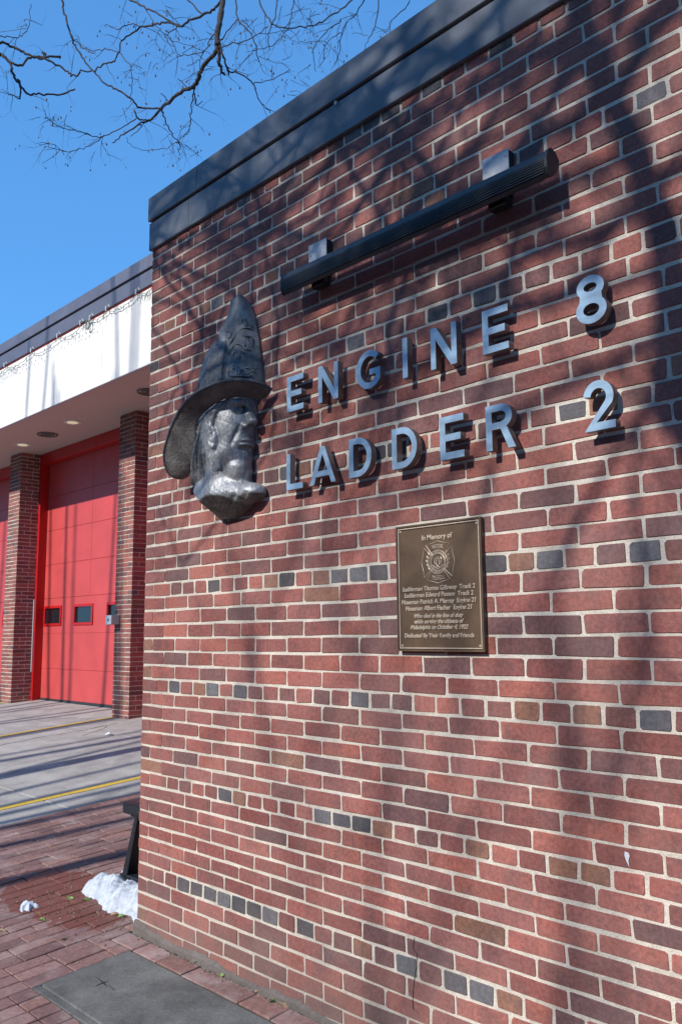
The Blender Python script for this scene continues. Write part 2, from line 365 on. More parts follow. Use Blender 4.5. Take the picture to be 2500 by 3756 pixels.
# coping: two courses of metal panels with open seams
def panel(name, x0, x1, y0, y1, z0, z1, mat, parent, bw=.003):
    mb = MB(); mb.box(x0, x1, y0, y1, z0, z1); return obj(name, bevel(mb.mesh(name, mat), bw), parent)
CZ0, CZ1, CZ2, CZ3 = 3.564, 3.722, 3.734, 3.872
for a, b_ in ((.012, .394), (.397, 2.83), (2.833, 5.2), (5.203, 8.0)): panel('coping_panel', a, b_, -.018, .28, CZ0, CZ1, M['coping'], front)
for a, b_ in ((.008, .4755), (.4785, 2.95), (2.953, 5.4), (5.403, 8.0)): panel('coping_cap', a, b_, -.026, .30, CZ2, CZ3, M['coping'], front)
panel('coping_seam', .02, 7.99, -.004, .26, CZ0 + .01, CZ3 - .01, M['dark'], front)
for a, b_ in ((.31, 3.6), (3.603, 6.8)): panel('side_coping', .008, .25, a, b_, CZ0, CZ3, M['coping'], front)
panel('roof', .26, 8, .31, 6.8, 3.62, 3.7, M['roof'], front)
mb = MB(); c0 = on_y(1230, 377, -.027)
mb.tube([(c0.x, -.026, c0.z), (c0.x, -.029, c0.z)], .009, 8); obj('rivet', mb.mesh('rivet', M['steel']), front)
# hairline crack in the lower bricks
cr = [on_y(px, py, -.0016) for px, py in [(1518,3440),(1514,3480),(1528,3500),(1526,3545),(1518,3590),(1514,3640),(1512,3680),(1515,3705)]]
mb = MB(); mb.tube(cr, .0011, 4); obj('crack', mb.mesh('crack', M['dark']), front)
sp = on_y(2297, 3140, -.0016); mb = MB()
mb.poly([(sp.x-.006, -.0022, sp.z+.012), (sp.x+.006, -.0022, sp.z+.010), (sp.x+.009, -.0022, sp.z+.002), (sp.x+.004, -.0022, sp.z-.012), (sp.x+.006, -.0022, sp.z-.03), (sp.x-.003, -.0022, sp.z-.012), (sp.x-.007, -.0022, sp.z)], [(0,1,2,3,4,5,6)])
obj('white_splash', mb.mesh('white_splash', M['poo']), front)

# ------------------------------------------------------------------ metal letters
def arc(cx_, cz_, rx, rz, a0, a1, n=14):
    return [(cx_ + rx * math.cos(math.radians(a0 + (a1 - a0) * i / n)), cz_ + rz * math.sin(math.radians(a0 + (a1 - a0) * i / n))) for i in range(n + 1)]
H = .155; T = .0245
def g_E(w=.106):
    mid = .5 * H
    return [[(0,0),(w,0),(w,T),(T,T),(T,mid-T/2),(w*.87,mid-T/2),(w*.87,mid+T/2),(T,mid+T/2),(T,H-T),(w,H-T),(w,H),(0,H)]]
def g_L(w=.104): return [[(0,0),(w,0),(w,T),(T,T),(T,H),(0,H)]]
def g_I(): return [[(0,0),(T,0),(T,H),(0,H)]]
def g_N(w=.118): return [[(0,0),(T*.95,0),(T*.95,H*.70),(w-T*1.05,0),(w,0),(w,H),(w-T*.95,H),(w-T*.95,H*.30),(T*1.05,H),(0,H)]]
def g_A(w=.155):
    m_ = w / 2
    return [[(0,0),(T*1.08,0),(T*1.55,H*.20),(w-T*1.55,H*.20),(w-T*1.08,0),(w,0),(m_+T*.52,H),(m_-T*.52,H)], [(m_-w*.185,H*.20+T*.95),(m_+w*.185,H*.20+T*.95),(m_,H*.80)]]
def g_D(w=.123):
    r = w * .60
    return [[(0,0)] + arc(w-r, H/2, r, H/2, -90, 90, 18) + [(0,H)], [(T,T)] + arc(w-r, H/2, r-T, H/2-T, -90, 90, 16) + [(T,H-T)]]
def g_R(w=.118):
    rz = H * .275; zc = H - rz; r = .047
    out = [(0,0),(T,0),(T,H-2*rz)] + [(w*.50,H-2*rz),(w-T*1.18,0),(w,0),(w*.715,H-2*rz+.004)] + arc(w-.012-r, zc, r, rz, -62, 90, 14) + [(0,H)]
    inn = [(T,H-2*rz+T*.95)] + arc(w-.012-r, zc, r-T, rz-T*.98, -90, 90, 10) + [(T,H-T)]
    return [out, inn]
def g_G(w=.132):
    c_, rx, rz = w * .53, w * .53, H / 2; ti = T
    out = arc(c_, H/2, rx, rz, 42, 318, 30); inn = arc(c_, H/2, rx-ti, rz-ti, 318, 42, 26)
    o = out[:-1] + [(w*.975, .034), (w*.975, H*.50), (w*.55, H*.50), (w*.55, H*.50-T*.93), (w*.975-T*.98, H*.50-T*.93), (w*.975-T*.98, .046)]
    return [o + [p for p in inn if not (p[1] < H*.40 and p[0] > w*.70)]]
def g_8(w=.104):
    c_ = w / 2; z1, z2 = H*.285, H*.755
    o = arc(c_, z1, w/2, z1, -222, 42, 26) + arc(c_, z2, w*.45, H-z2, -38, 218, 24)
    return [o, arc(c_, z1, w/2-T, z1-T*.98, 0, 340, 17), arc(c_, z2, w*.45-T*.98, H-z2-T*.98, 0, 340, 17)]
def g_2(w=.103):
    c_ = w * .49; rz = .052; zc = H - rz; r = w * .49
    out = arc(c_, zc, r, rz, 172, -28, 20); inn = arc(c_, zc, r-T, rz-T, -34, 172, 16)
    return [[(0,0),(w,0),(w,T),(w*.40,T)] + out[::-1] + inn[::-1]]
def fill_outline(name, loops, depth, mat_face, mat_side, bev=.0008):
    cu = bpy.data.curves.new(name, 'CURVE'); cu.dimensions = '2D'; cu.fill_mode = 'BOTH'; cu.extrude = depth / 2
    for lp in loops:
        s = cu.splines.new('POLY'); s.points.add(len(lp) - 1); s.use_cyclic_u = True
        for p, q in zip(s.points, lp): p.co = (q[0], q[1], 0, 1)
    return curve_mesh(cu, mat_face, mat_side)
def curve_mesh(cu, mat_face, mat_side=None):
    t = bpy.data.objects.new('tmp', cu); COL.objects.link(t); dg = bpy.context.evaluated_depsgraph_get(); dg.update()
    me = bpy.data.meshes.new_from_object(t.evaluated_get(dg), depsgraph=dg); bpy.data.objects.remove(t)
    me.materials.clear(); me.materials.append(mat_face)
    if mat_side:
        me.materials.append(mat_side)
        for p in me.polygons: p.material_index = 0 if p.normal.z > .8 else 1
    return me
RX = (math.pi / 2, 0, 0)
FR = 'brushed metal letters on the brick wall'
ZR1, ZR2 = 2.399, 2.060
spec_ = [('E', 1.228, ZR1, g_E, 'metal letter E beginning the word ENGINE, nearest the bronze head'),
        ('N', 1.426, ZR1, g_N, 'metal letter N second in the word ENGINE, between E and G'),
        ('G', 1.648, ZR1, g_G, 'metal letter G in the middle of the word ENGINE'),
        ('I', 1.893, ZR1, g_I, 'metal letter I, a plain upright bar in the word ENGINE'),
        ('N', 2.030, ZR1, g_N, 'metal letter N fifth in the word ENGINE, between I and E'),
        ('E', 2.261, ZR1, g_E, 'metal letter E ending the word ENGINE, below the lamp'),
        ('8', 2.621, ZR1, g_8, 'metal number 8 standing alone right of the word ENGINE'),
        ('L', 1.224, ZR2, g_L, 'metal letter L beginning the word LADDER beside the bronze neck'),
        ('A', 1.371, ZR2, g_A, 'metal letter A, second in the word LADDER'),
        ('D', 1.602, ZR2, g_D, 'metal letter D first of the pair in LADDER, right after the A'),
        ('D', 1.831, ZR2, g_D, 'metal letter D second of the pair in LADDER, just before the E'),
        ('E', 2.062, ZR2, g_E, 'metal letter E in the lower word LADDER'),
        ('R', 2.262, ZR2, g_R, 'metal letter R ending the word LADDER above the plaque'),
        ('2', 2.630, ZR2, g_2, 'metal number 2 standing alone right of the word LADDER')]
mcache = {}
for ch, x, z, fn, lab in spec_:
    if ch not in mcache: mcache[ch] = fill_outline('letter_' + ch, fn(), .030, M['alu'], M['alu_side'])
    nm = 'metal_number' if ch in '82' else 'metal_letter'
    o = obj(nm, mcache[ch], None, (x, -.037, z), rot=RX, label=lab, cat='number' if ch in '82' else 'letter', group=FR)
    st = MB()
    for fx, fz in ((.010, .012), (.010, .143)) if ch not in 'G8A2' else ((.018, .012), (.06, .140)): st.tube([(fx, fz, -.015), (fx, fz, -.040)], .0035, 6)
    obj('stud', st.mesh('stud', M['alu_side']), o)

# ------------------------------------------------------------------ plaque
def text_obj(s, size, xc, z, y, mat, parent, depth=.0022, bold=.0, shear=0., width=None, name='lettering', spacing=1.):
    cu = bpy.data.curves.new('t', 'FONT'); cu.body = s; cu.size = size; cu.extrude = depth; cu.align_x = 'CENTER'; cu.offset = bold; cu.shear = shear; cu.space_character = spacing; cu.resolution_u = 3
    me = curve_mesh(cu, mat); xs = [v.co.x for v in me.vertices]; w = max(xs) - min(xs)
    sx = width / w if width else 1.
    o = obj(name, me, parent, (xc, y, z), rot=RX, scale=(sx, 1, 1)); return o
pq = bpy.data.objects.new('memorial_plaque', None); COL.objects.link(pq); pq.location = (2.0095, -.004, 1.392)
pq['label'] = 'brown bronze memorial plaque with raised names screwed to the bricks'; pq['category'] = 'plaque'
PW, PH = .390, .457
def pbox(name, x0, x1, z0, z1, y0, y1, mat, bw=.0012):
    mb = MB(); mb.box(x0, x1, y0, y1, z0, z1); return obj(name, bevel(mb.mesh(name, mat), bw), pq)
pbox('plate', -PW/2, PW/2, 0, PH, -.012, 0, M['plaque'], .002)
for nm, ins, wd, y in (('outer_rim', 0, .006, -.018), ('inner_rim', .0095, .0035, -.0165)):
    mb = MB(); a, b_, c, d = -PW/2+ins, PW/2-ins, ins, PH-ins
    mb.box(a, b_, y, -.0118, c, c+wd); mb.box(a, b_, y, -.0118, d-wd, d); mb.box(a, a+wd, y, -.0118, c+wd, d-wd); mb.box(b_-wd, b_, y, -.0118, c+wd, d-wd)
    obj(nm, mb.mesh(nm, M['plaque_hi'] if nm == 'inner_rim' else M['plaque']), pq)
PX = 2.0095; PY0 = -.0135
def pt(s, size, x0, x1, z, **k): return text_obj(s, size, (x0 + x1) / 2 - PX, z - 1.392, PY0, M['plaque_hi'], pq, width=x1 - x0, bold=.0004, **k)
pt('In Memory of', .026, 1.938, 2.077, 1.7885)
pt('Ladderman Thomas Gilloway  Truck 2', .0225, 1.843, 2.171, 1.6075)
pt('Ladderman Edward Paxson  Truck 2', .0225, 1.851, 2.163, 1.5845)
pt('Hoseman Patrick A. Murray  Engine 21', .0225, 1.839, 2.173, 1.5605)
pt('Hoseman Albert Fischer  Engine 21', .0225, 1.858, 2.155, 1.5370)
pt('Who died in the line of duty', .0205, 1.893, 2.115, 1.5105, shear=.3)
pt('while serving the citizens of', .0205, 1.892, 2.116, 1.4905, shear=.3)
pt('Philadelphia on October 4, 1922', .0205, 1.875, 2.136, 1.4700, shear=.3)
pt('Dedicated By Their Family and Friends', .0205, 1.848, 2.161, 1.4410)
# emblem: a fire-service cross in raised line, round seal with ribbons
em = MB(); ex, ez, er = 2.0095 - PX, 1.7065 - 1.392, .0755
def line(pts, r=.0011, close=False):
    P = [(ex + a * er, -.0128, ez + b_ * er) for a, b_ in pts]
    if close: P.append(P[0])
    em.tube(P, r, 5)
for k in range(4):
    a = k * math.pi / 2
    pts = [(-.30, .34), (-.72, .84), (-.35, .90), (0, 1.0), (.35, .90), (.72, .84), (.30, .34)]
    line([(x * math.cos(a) - y * math.sin(a), x * math.sin(a) + y * math.cos(a)) for x, y in pts])
for rr3 in (.56, .45, .40): line([(rr3 * math.cos(t * math.pi / 16), rr3 * math.sin(t * math.pi / 16)) for t in range(33)], .0010)
for sgn in (1, -1):
    line([(-.2, sgn*.66), (.2, sgn*.66), (.2, sgn*.82), (-.2, sgn*.82)], .0009, True)
    line([(.2, sgn*.70), (.34, sgn*.62), (.30, sgn*.72), (.36, sgn*.8), (.2, sgn*.8)], .0009); line([(-.2, sgn*.70), (-.34, sgn*.62), (-.30, sgn*.72), (-.36, sgn*.8), (-.2, sgn*.8)], .0009)
    for k in range(5):
        t = math.radians(-35 + k * 18); x, y = sgn * .60 * math.cos(t), .60 * math.sin(t)
        line([(x, y), (x + sgn * .10, y + .10), (x + sgn * .06, y + .17), (x, y + .06)], .0012)
    line([(sgn*.20, -.05), (sgn*.22, .15), (sgn*.14, .24), (sgn*.10, .10), (sgn*.12, -.10), (sgn*.20, -.05)], .0014)
line([(-.09, -.12), (-.09, .08), (.09, .08), (.09, -.12), (0, -.2)], .0016, True); line([(-.05, .14), (0, .25), (.05, .14)], .0018)
line([(-.3, -.14), (-.15, -.27), (0, -.22), (.15, -.27), (.3, -.14)], .0022); line([(-.25, -.2), (0, -.33), (.25, -.2)], .0015)
obj('emblem', em.mesh('emblem', M['plaque_hi']), pq)
def arc_text(s, R_, a0, a1, size, flip=False):
    for i, chh in enumerate(s):
        if chh == ' ': continue
        t = math.radians(a0 + (a1 - a0) * i / (len(s) - 1)); cu = bpy.data.curves.new('t', 'FONT'); cu.body = chh; cu.size = size; cu.extrude = .001; cu.align_x = 'CENTER'; cu.align_y = 'CENTER'; cu.offset = .0002; cu.resolution_u = 1
        me = curve_mesh(cu, M['plaque_hi']); rz = t - math.pi / 2 + (math.pi if flip else 0)
        for v in me.vertices:
            x, y = v.co.x, v.co.y; v.co = (ex + R_*math.cos(t) + x*math.cos(rz) - y*math.sin(rz), -.0125 - v.co.z, ez + R_*math.sin(t) + x*math.sin(rz) + y*math.cos(rz))
        seal.append(me)
seal = []
arc_text('PHILADELPHIA', er * .505, 158, 22, .0075); arc_text('FIRE DEPARTMENT', er * .505, 200, 340, .0068, True)
def join_meshes(ms, name, mat):
    vs = []; fs = []
    for me in ms:
        b0 = len(vs); vs += [tuple(v.co) for v in me.vertices]; fs += [[b0 + i for i in p.vertices] for p in me.polygons]
    me = bpy.data.meshes.new(name); me.from_pydata(vs, [], fs); me.materials.append(mat); return me
obj('seal_lettering', join_meshes(seal, 'seal_lettering', M['plaque_hi']), pq)
for s, dz in (('DEDICATION', .70), ('SERVICE', -.78)): text_obj(s, .0078, ex, ez + dz * er, PY0 + .0005, M['plaque_hi'], pq, depth=.0008, name='ribbon_lettering')
for sx_ in (-1, 1):
    for zz in (.02, PH - .02):
        mb = MB(); mb.tube([(sx_ * (PW/2 - .02), -.012, zz), (sx_ * (PW/2 - .02), -.0145, zz)], .004, 8); obj('screw', mb.mesh('screw', M['plaque_hi']), pq)

# ------------------------------------------------------------------ wall lamp
lamp = bpy.data.objects.new('wall_lamp', None); COL.objects.link(lamp); lamp.location = (1.27, 0, 2.94)
lamp['label'] = 'long black ribbed lamp bar on two wall boxes above the metal letters'; lamp['category'] = 'light'
LX = 1.322
def extrude_x(name, prof, x0, x1, mat, parent, ox, oz, smooth=False):
    n = len(prof); mb = MB()
    mb.poly([(x, -d, z) for x in (x0, x1) for d, z in prof], [tuple(range(n))[::-1], tuple(range(n, 2*n))] + [(k, (k+1) % n, n + (k+1) % n, n + k) for k in range(n)])
    return obj(name, mb.mesh(name, mat, smooth), parent, (-ox, 0, -oz))
prof = [(.052, 2.975), (.070, 2.996), (.094, 3.002), (.113, 2.988), (.123, 2.960), (.122, 2.930), (.115, 2.908), (.104, 2.900), (.088, 2.912), (.070, 2.930), (.054, 2.950)]
extrude_x('housing', prof, LX - .05, 2.578, M['black'], lamp, 1.27, 2.94)
for k in range(7):
    z = 2.962 - k * .0078; d = .1235 - max(0, 2.935 - z) * .22 - max(0, z - 2.953) * .2
    mb = MB(); mb.box(LX - .045, 2.573, -d - .002, -d + .006, z - .0016, z + .0016); obj('fin', mb.mesh('fin', M['black']), lamp, (-1.27, 0, -2.94))
for x0, x1 in ((LX - .056, LX - .048), (2.576, 2.586)): extrude_x('end_cap', [(d + (.002 if d > .09 else -.002), z + (.002 if z > 2.95 else -.002)) for d, z in prof], x0, x1, M['black'], lamp, 1.27, 2.94)
mb = MB(); mb.box(LX - .03, 2.56, -.108, -.098, 2.902, 2.9065); obj('lens', mb.mesh('lens', M['glass']), lamp, (-1.27, 0, -2.94))
for x0, x1 in ((1.356, 1.468), (2.276, 2.387)):
    mb = MB(); mb.box(x0 + .002, x1 - .002, -.037, -.0015, 2.990, 3.113); bx_ = obj('wall_box', bevel(mb.mesh('wall_box', M['dark']), .002), lamp, (-1.27, 0, -2.94))
    mb = MB(); mb.box(x0, x1, -.0405, -.037, 2.988, 3.115); obj('cover_plate', bevel(mb.mesh('cover_plate', M['steel']), .001), bx_, (0, 0, 0))
    for sx_, sz_ in ((.014, .040), (-.016, .105)):
        mb = MB(); xx = x0 + .014 if sx_ > 0 else x1 - .014; zz = 3.045 + (0.02 if sx_ > 0 else .045); mb.tube([(xx, -.0405, zz), (xx, -.043, zz)], .0035, 8); obj('screw', mb.mesh('screw', M['steel']), bx_)
    mb = MB(); mb.box(x0 + .01, x1 - .01, -.070, -.0015, 2.95, 2.988); mb.box(x0 + .02, x1 - .015, -.045, -.0017, 2.915, 2.949); obj('bracket', bevel(mb.mesh('bracket', M['black']), .003), lamp, (-1.27, 0, -2.94))

# ------------------------------------------------------------------ bronze fireman's bust (implicit surface, meshed)
def surface_nets(V, org, h):
    nx, ny, nz = V.shape; ins = V < 0
    idx = -np.ones((nx-1, ny-1, nz-1), int); acc = np.zeros((nx-1, ny-1, nz-1, 3)); cnt = np.zeros((nx-1, ny-1, nz-1))
    cor = [(i, j, k) for i in (0, 1) for j in (0, 1) for k in (0, 1)]
    sl = lambda c: V[c[0]:nx-1+c[0], c[1]:ny-1+c[1], c[2]:nz-1+c[2]]
    for a in cor:
        for ax in range(3):
            if a[ax]: continue
            b = list(a); b[ax] = 1; va, vb = sl(a), sl(b); m_ = (va < 0) != (vb < 0)
            t = np.where(m_, va / np.where(m_, va - vb, 1), 0)
            for q in range(3): acc[..., q] += np.where(m_, a[q] + (t if q == ax else 0), 0)
            cnt += m_
    msk = cnt > 0; idx[msk] = np.arange(msk.sum()); ijk = np.argwhere(msk)
    P = (ijk + acc[msk] / cnt[msk][:, None]) * h + org
    F = []
    for ax in range(3):
        o1, o2 = [(1, 2), (2, 0), (0, 1)][ax]
        s0 = [slice(1, -1)] * 3; s1 = [slice(1, -1)] * 3; s0[ax] = slice(0, -1); s1[ax] = slice(1, None)
        A = ins[tuple(s0)]; B = ins[tuple(s1)]; e = np.argwhere(A != B)
        if not len(e): continue
        off = np.ones(3, int); off[ax] = 0; e = e + off; fl = ins[tuple(e.T)]
        d1 = np.zeros(3, int); d1[o1] = 1; d2 = np.zeros(3, int); d2[o2] = 1
        q = np.stack([idx[tuple((e - d1 - d2).T)], idx[tuple((e - d2).T)], idx[tuple(e.T)], idx[tuple((e - d1).T)]], 1)
        q[~fl] = q[~fl][:, ::-1]; F.append(q)
    return P, np.concatenate(F)
def smin(a, b, k): hh = np.clip(.5 + .5 * (b - a) / k, 0, 1); return b + (a - b) * hh - k * hh * (1 - hh)
def smax(a, b, k): return -smin(-a, -b, k)
class SDF:
    def __init__(s, lo, hi, h):
        s.h = h; s.org = np.array(lo); ax = [np.arange(lo[i], hi[i], h, dtype=np.float32) for i in range(3)]
        s.G = np.meshgrid(*ax, indexing='ij'); s.V = np.full(s.G[0].shape, 9., np.float32)
    def ell(s, c, r, rot=0.):                # rot: turn about the outward axis
        x, y, z = s.G[0] - c[0], s.G[1] - c[1], s.G[2] - c[2]
        if rot: ca, sa = math.cos(rot), math.sin(rot); x, z = x*ca + z*sa, -x*sa + z*ca
        k0 = np.sqrt((x/r[0])**2 + (y/r[1])**2 + (z/r[2])**2); k1 = np.sqrt((x/r[0]**2)**2 + (y/r[1]**2)**2 + (z/r[2]**2)**2) + 1e-6
        return k0 * (k0 - 1) / k1
    def cap(s, a, b, ra, rb):
        a = np.array(a, np.float32); b = np.array(b, np.float32); d = b - a; L2 = float(d @ d)
        t = np.clip(((s.G[0]-a[0])*d[0] + (s.G[1]-a[1])*d[1] + (s.G[2]-a[2])*d[2]) / L2, 0, 1)
        return np.sqrt((s.G[0]-a[0]-t*d[0])**2 + (s.G[1]-a[1]-t*d[1])**2 + (s.G[2]-a[2]-t*d[2])**2) - (ra + (rb-ra)*t)
    def path(s, pts, rr, k=.01):
        for i in range(len(pts) - 1): s.add(s.cap(pts[i], pts[i+1], rr[i], rr[i+1]), k)
    def add(s, d, k=.02): s.V = smin(s.V, d, k)
    def sub(s, d, k=.01): s.V = smax(s.V, -d, k)
    def plane(s, p, n, k=.006):              # keep the side the normal points away from
        n = np.array(n) / np.linalg.norm(n); s.V = smax(s.V, (s.G[0]-p[0])*n[0] + (s.G[1]-p[1])*n[1] + (s.G[2]-p[2])*n[2], k)
    def build(s, name, mat, parent, org):
        s.V = np.maximum(s.V, -(s.G[1] - .0015)); P, F = surface_nets(s.V, s.org, s.h)
        me = bpy.data.meshes.new(name); P = P.copy(); P[:, 1] *= -1; P -= np.array(org)
        me.from_pydata(P.tolist(), [], F[:, ::-1].tolist()); me.materials.append(mat)
        me.polygons.foreach_set('use_smooth', [True] * len(me.polygons)); me.update()
        return obj(name, me, parent)
def W(px, py, b):                             # point at distance b in front of the wall: (x, b, z)
    p = on_y(px, py, -b); return (p.x, b, p.z)
BO = (.80, 0., 2.10)
bust = bpy.data.objects.new('fireman_bust', None); COL.objects.link(bust); bust.location = BO
bust['label'] = 'bronze relief head of an old-time fireman in a tall helmet on the brick wall'; bust['category'] = 'sculpture'
def mk_head():
    s = SDF((.50, -.012, 1.985), (1.10, .235, 2.62), .0042); b0 = .052; a = s.add
    noset, bridge, nbot = W(938, 1543, b0), W(908, 1487, b0), W(922, 1572, b0)
    s.V = s.ell((.815, b0 - .01, 2.44), (.155, .120, .19))                                # skull
    a(s.ell((.868, b0, 2.37), (.088, .098, .135)), .03)                                   # face
    a(s.ell((.862, b0, 2.275), (.082, .098, .075)), .03)                                  # jaw
    chin = W(902, 1683, b0); a(s.ell((chin[0]-.024, b0, chin[2]+.002), (.036, .048, .036)), .022); a(s.ell((chin[0]-.040, b0-.004, chin[2]-.055), (.050, .060, .045)), .025)
    a(s.ell((chin[0]-.04, b0+.012, chin[2]-.035), (.05, .05, .028)), .02)                 # under-chin fold
    a(s.ell((.925, b0, 2.318), (.036, .058, .036)), .02)                                  # mouth mound
    a(s.cap((bridge[0]-.012, b0, bridge[2]+.01), (noset[0]-.021, b0, noset[2]+.004), .0125, .0205), .014)
    a(s.ell((noset[0]-.018, b0, noset[2]), (.021, .019, .015)), .01)
    al_ = W(897, 1562, .083); a(s.ell((al_[0]-.004, .080, al_[2]+.001), (.021, .014, .014)), .008)
    s.sub(s.ell((nbot[0]-.010, .073, nbot[2]+.002), (.013, .009, .006)), .004)
    ck = W(826, 1545, .125); a(s.ell((ck[0]-.012, .108, ck[2]), (.042, .028, .030)), .03)  # cheekbone
    # mouth: two lips with a parting line
    lp = W(916, 1618, b0); mc = W(876, 1631, .100)
    a(s.ell((lp[0]-.012, b0, lp[2]+.004), (.014, .034, .009)), .006); a(s.ell((lp[0]-.012, b0, lp[2]-.016), (.016, .036, .010)), .006)
    s.sub(s.cap((lp[0]+.006, b0, lp[2]-.006), (lp[0]-.022, b0+.042, lp[2]-.008), .0026, .0022), .004)
    s.sub(s.cap((lp[0]-.012, b0, lp[2]-.034), (lp[0]-.025, b0+.03, lp[2]-.032), .006, .004), .014)
    s.sub(s.cap((al_[0]-.018, .098, al_[2]-.002), (lp[0]-.048, .118, lp[2]-.01), .002, .001), .02)   # nasolabial fold
    # eye
    ey = W(874, 1502, .092); s.sub(s.ell((ey[0]+.010, .093, ey[2]+.002), (.033, .034, .027)), .010)
    a(s.ell((ey[0]-.012, .088, ey[2]-.002), (.023, .022, .020)), .003)
    s.path([(ey[0]-.002, .070, ey[2]+.002), (ey[0]+.002, .084, ey[2]+.014), (ey[0]-.006, .104, ey[2]+.011), (ey[0]-.020, .118, ey[2]+.000)], [.005]*4, .004)
    s.path([(ey[0]-.001, .070, ey[2]-.004), (ey[0]+.001, .085, ey[2]-.016), (ey[0]-.008, .104, ey[2]-.012), (ey[0]-.020, .118, ey[2]-.003)], [.0042]*4, .004)
    s.sub(s.ell((ey[0]+.008, .087, ey[2]+.003), (.017, .013, .013)), .002)
    s.path([(ey[0]+.022, .060, ey[2]+.024), (ey[0]+.012, .088, ey[2]+.034), (ey[0]-.012, .122, ey[2]+.030), (ey[0]-.03, .138, ey[2]+.012)], [.010, .013, .012, .007], .014)
    # ear
    er_ = W(776, 1602, .165); x, z = er_[0], er_[2]
    a(s.ell((x+.004, .150, z), (.029, .026, .054), .15), .006)
    s.path([(x+.016, .164, z+.030), (x+.0, .172, z+.050), (x-.020, .172, z+.030), (x-.022, .169, z-.004), (x-.008, .165, z-.034), (x+.010, .163, z-.046)], [.008, .010, .010, .008, .010, .013], .005)
    s.sub(s.ell((x+.002, .174, z+.008), (.012, .014, .024), .15), .004)
    # neck and shoulders
    a(s.cap((.80, .045, 2.27), (.775, .035, 2.08), .098, .108), .03)
    a(s.ell((.79, .02, 2.085), (.185, .125, .095)), .03)
    a(s.ell((.69, .03, 2.12), (.11, .105, .10)), .03)
    a(s.ell((.955, .035, 2.085), (.090, .062, .046)), .012)
    # hair: wavy locks from under the brim, over the ear and down to the collar
    a(s.ell((.738, .05, 2.37), (.072, .112, .16)), .03)
    rr = random.Random(5)
    for k in range(15):
        t = k / 14; p0 = W(808 - 72 * t, 1480 + 60 * t, .150 + .02 * math.sin(3 * t)); p3 = W(805 - 100 * t, 1705 + 65 * t + 12 * rr.random(), .132 - .02 * t)
        ax_ = .010 * math.sin(k * 1.7); p1 = W(772 - 45 * t + 5 * math.sin(k), 1560 + 40 * t, .168); p2 = W(778 - 72 * t + 6 * math.cos(k * 1.3), 1640 + 50 * t, .156)
        pts = [tuple(v) for v in catmull([p0, p1, p2, p3], 3)]; s.path(pts, [.0080 + .004 * rr.random()] * len(pts), .004)
    for k in range(7):
        t = k / 6; p0 = W(850 - 70*t, 1462 + 4*t, .13 + .015*t); p1 = W(808 - 60*t, 1495 + 8*t, .150 + .012*t); p2 = W(770 - 45*t, 1545 + 12*t, .158)
        s.path([p0, p1, p2], [.006, .008, .008], .006)
    # cut the foot into a rough broken block
    q = lambda px, py, b: W(px, py, b)
    s.plane(q(770, 1872, .08), (-.62, .35, -.70)); s.plane(q(870, 1868, .06), (.05, .62, -.78)); s.plane(q(905, 1830, .09), (.40, .50, -.75))
    s.plane(q(958, 1835, .05), (.93, .1, -.35)); s.plane(q(940, 1770, .06), (.25, .12, .95)) if False else None
    # hand-worked surface
    G = s.G; s.V = s.V + .0006 * np.sin(G[0]*190 + 3*np.sin(G[2]*60)) * np.sin(G[2]*150 + 2*np.sin(G[1]*80)) + .0004 * np.sin(G[0]*420 + G[2]*150) * np.sin(G[1]*380 - G[2]*90)
    low = np.clip((2.115 - G[2]) / .03, 0, 1) * np.clip((G[0] - .86) / .05, 0, 1)
    s.V += low * .0022 * np.sin(G[0]*95 + 2) * np.sin(G[2]*110 + G[1]*70)
    hd = s.build('head', M['face'], bust, BO); hd.data.materials.append(M['rock'])
    hd.data.materials.append(M['hair'])
    for p in hd.data.polygons:
        wx, wz = p.center.x + BO[0], p.center.z + BO[2]
        if wz > 2.165 and wx < .775 + .25 * max(0, wz - 2.40) - (.03 if wz < 2.3 else 0): p.material_index = 2
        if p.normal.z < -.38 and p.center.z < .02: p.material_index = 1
mk_head()
def mk_crown():
    s = SDF((.60, -.012, 2.52), (1.12, .235, 2.90), .0045)
    s.V = s.ell((.815, .02, 2.545), (.150, .178, .325), 0)
    s.V = smax(s.V, -(s.G[2] - 2.535), .004)
    for a in (55, 85, 115, 145):                                                 # raised seams running up the crown
        a = math.radians(a); pts = []
        for i in range(9):
            t = i / 8 * 1.4; pts.append((.815 + .150 * math.cos(t) * math.cos(a), .02 + .178 * math.cos(t) * math.sin(a), 2.545 + .325 * math.sin(t)))
        s.path(pts, [.0065] * 9, .006)
    G = s.G; s.V = s.V + .0012 * np.sin(G[0]*150 + 2*np.sin(G[2]*50)) * np.sin(G[2]*120)
    s.build('helmet_crown', M['helm'], bust, BO)
mk_crown()
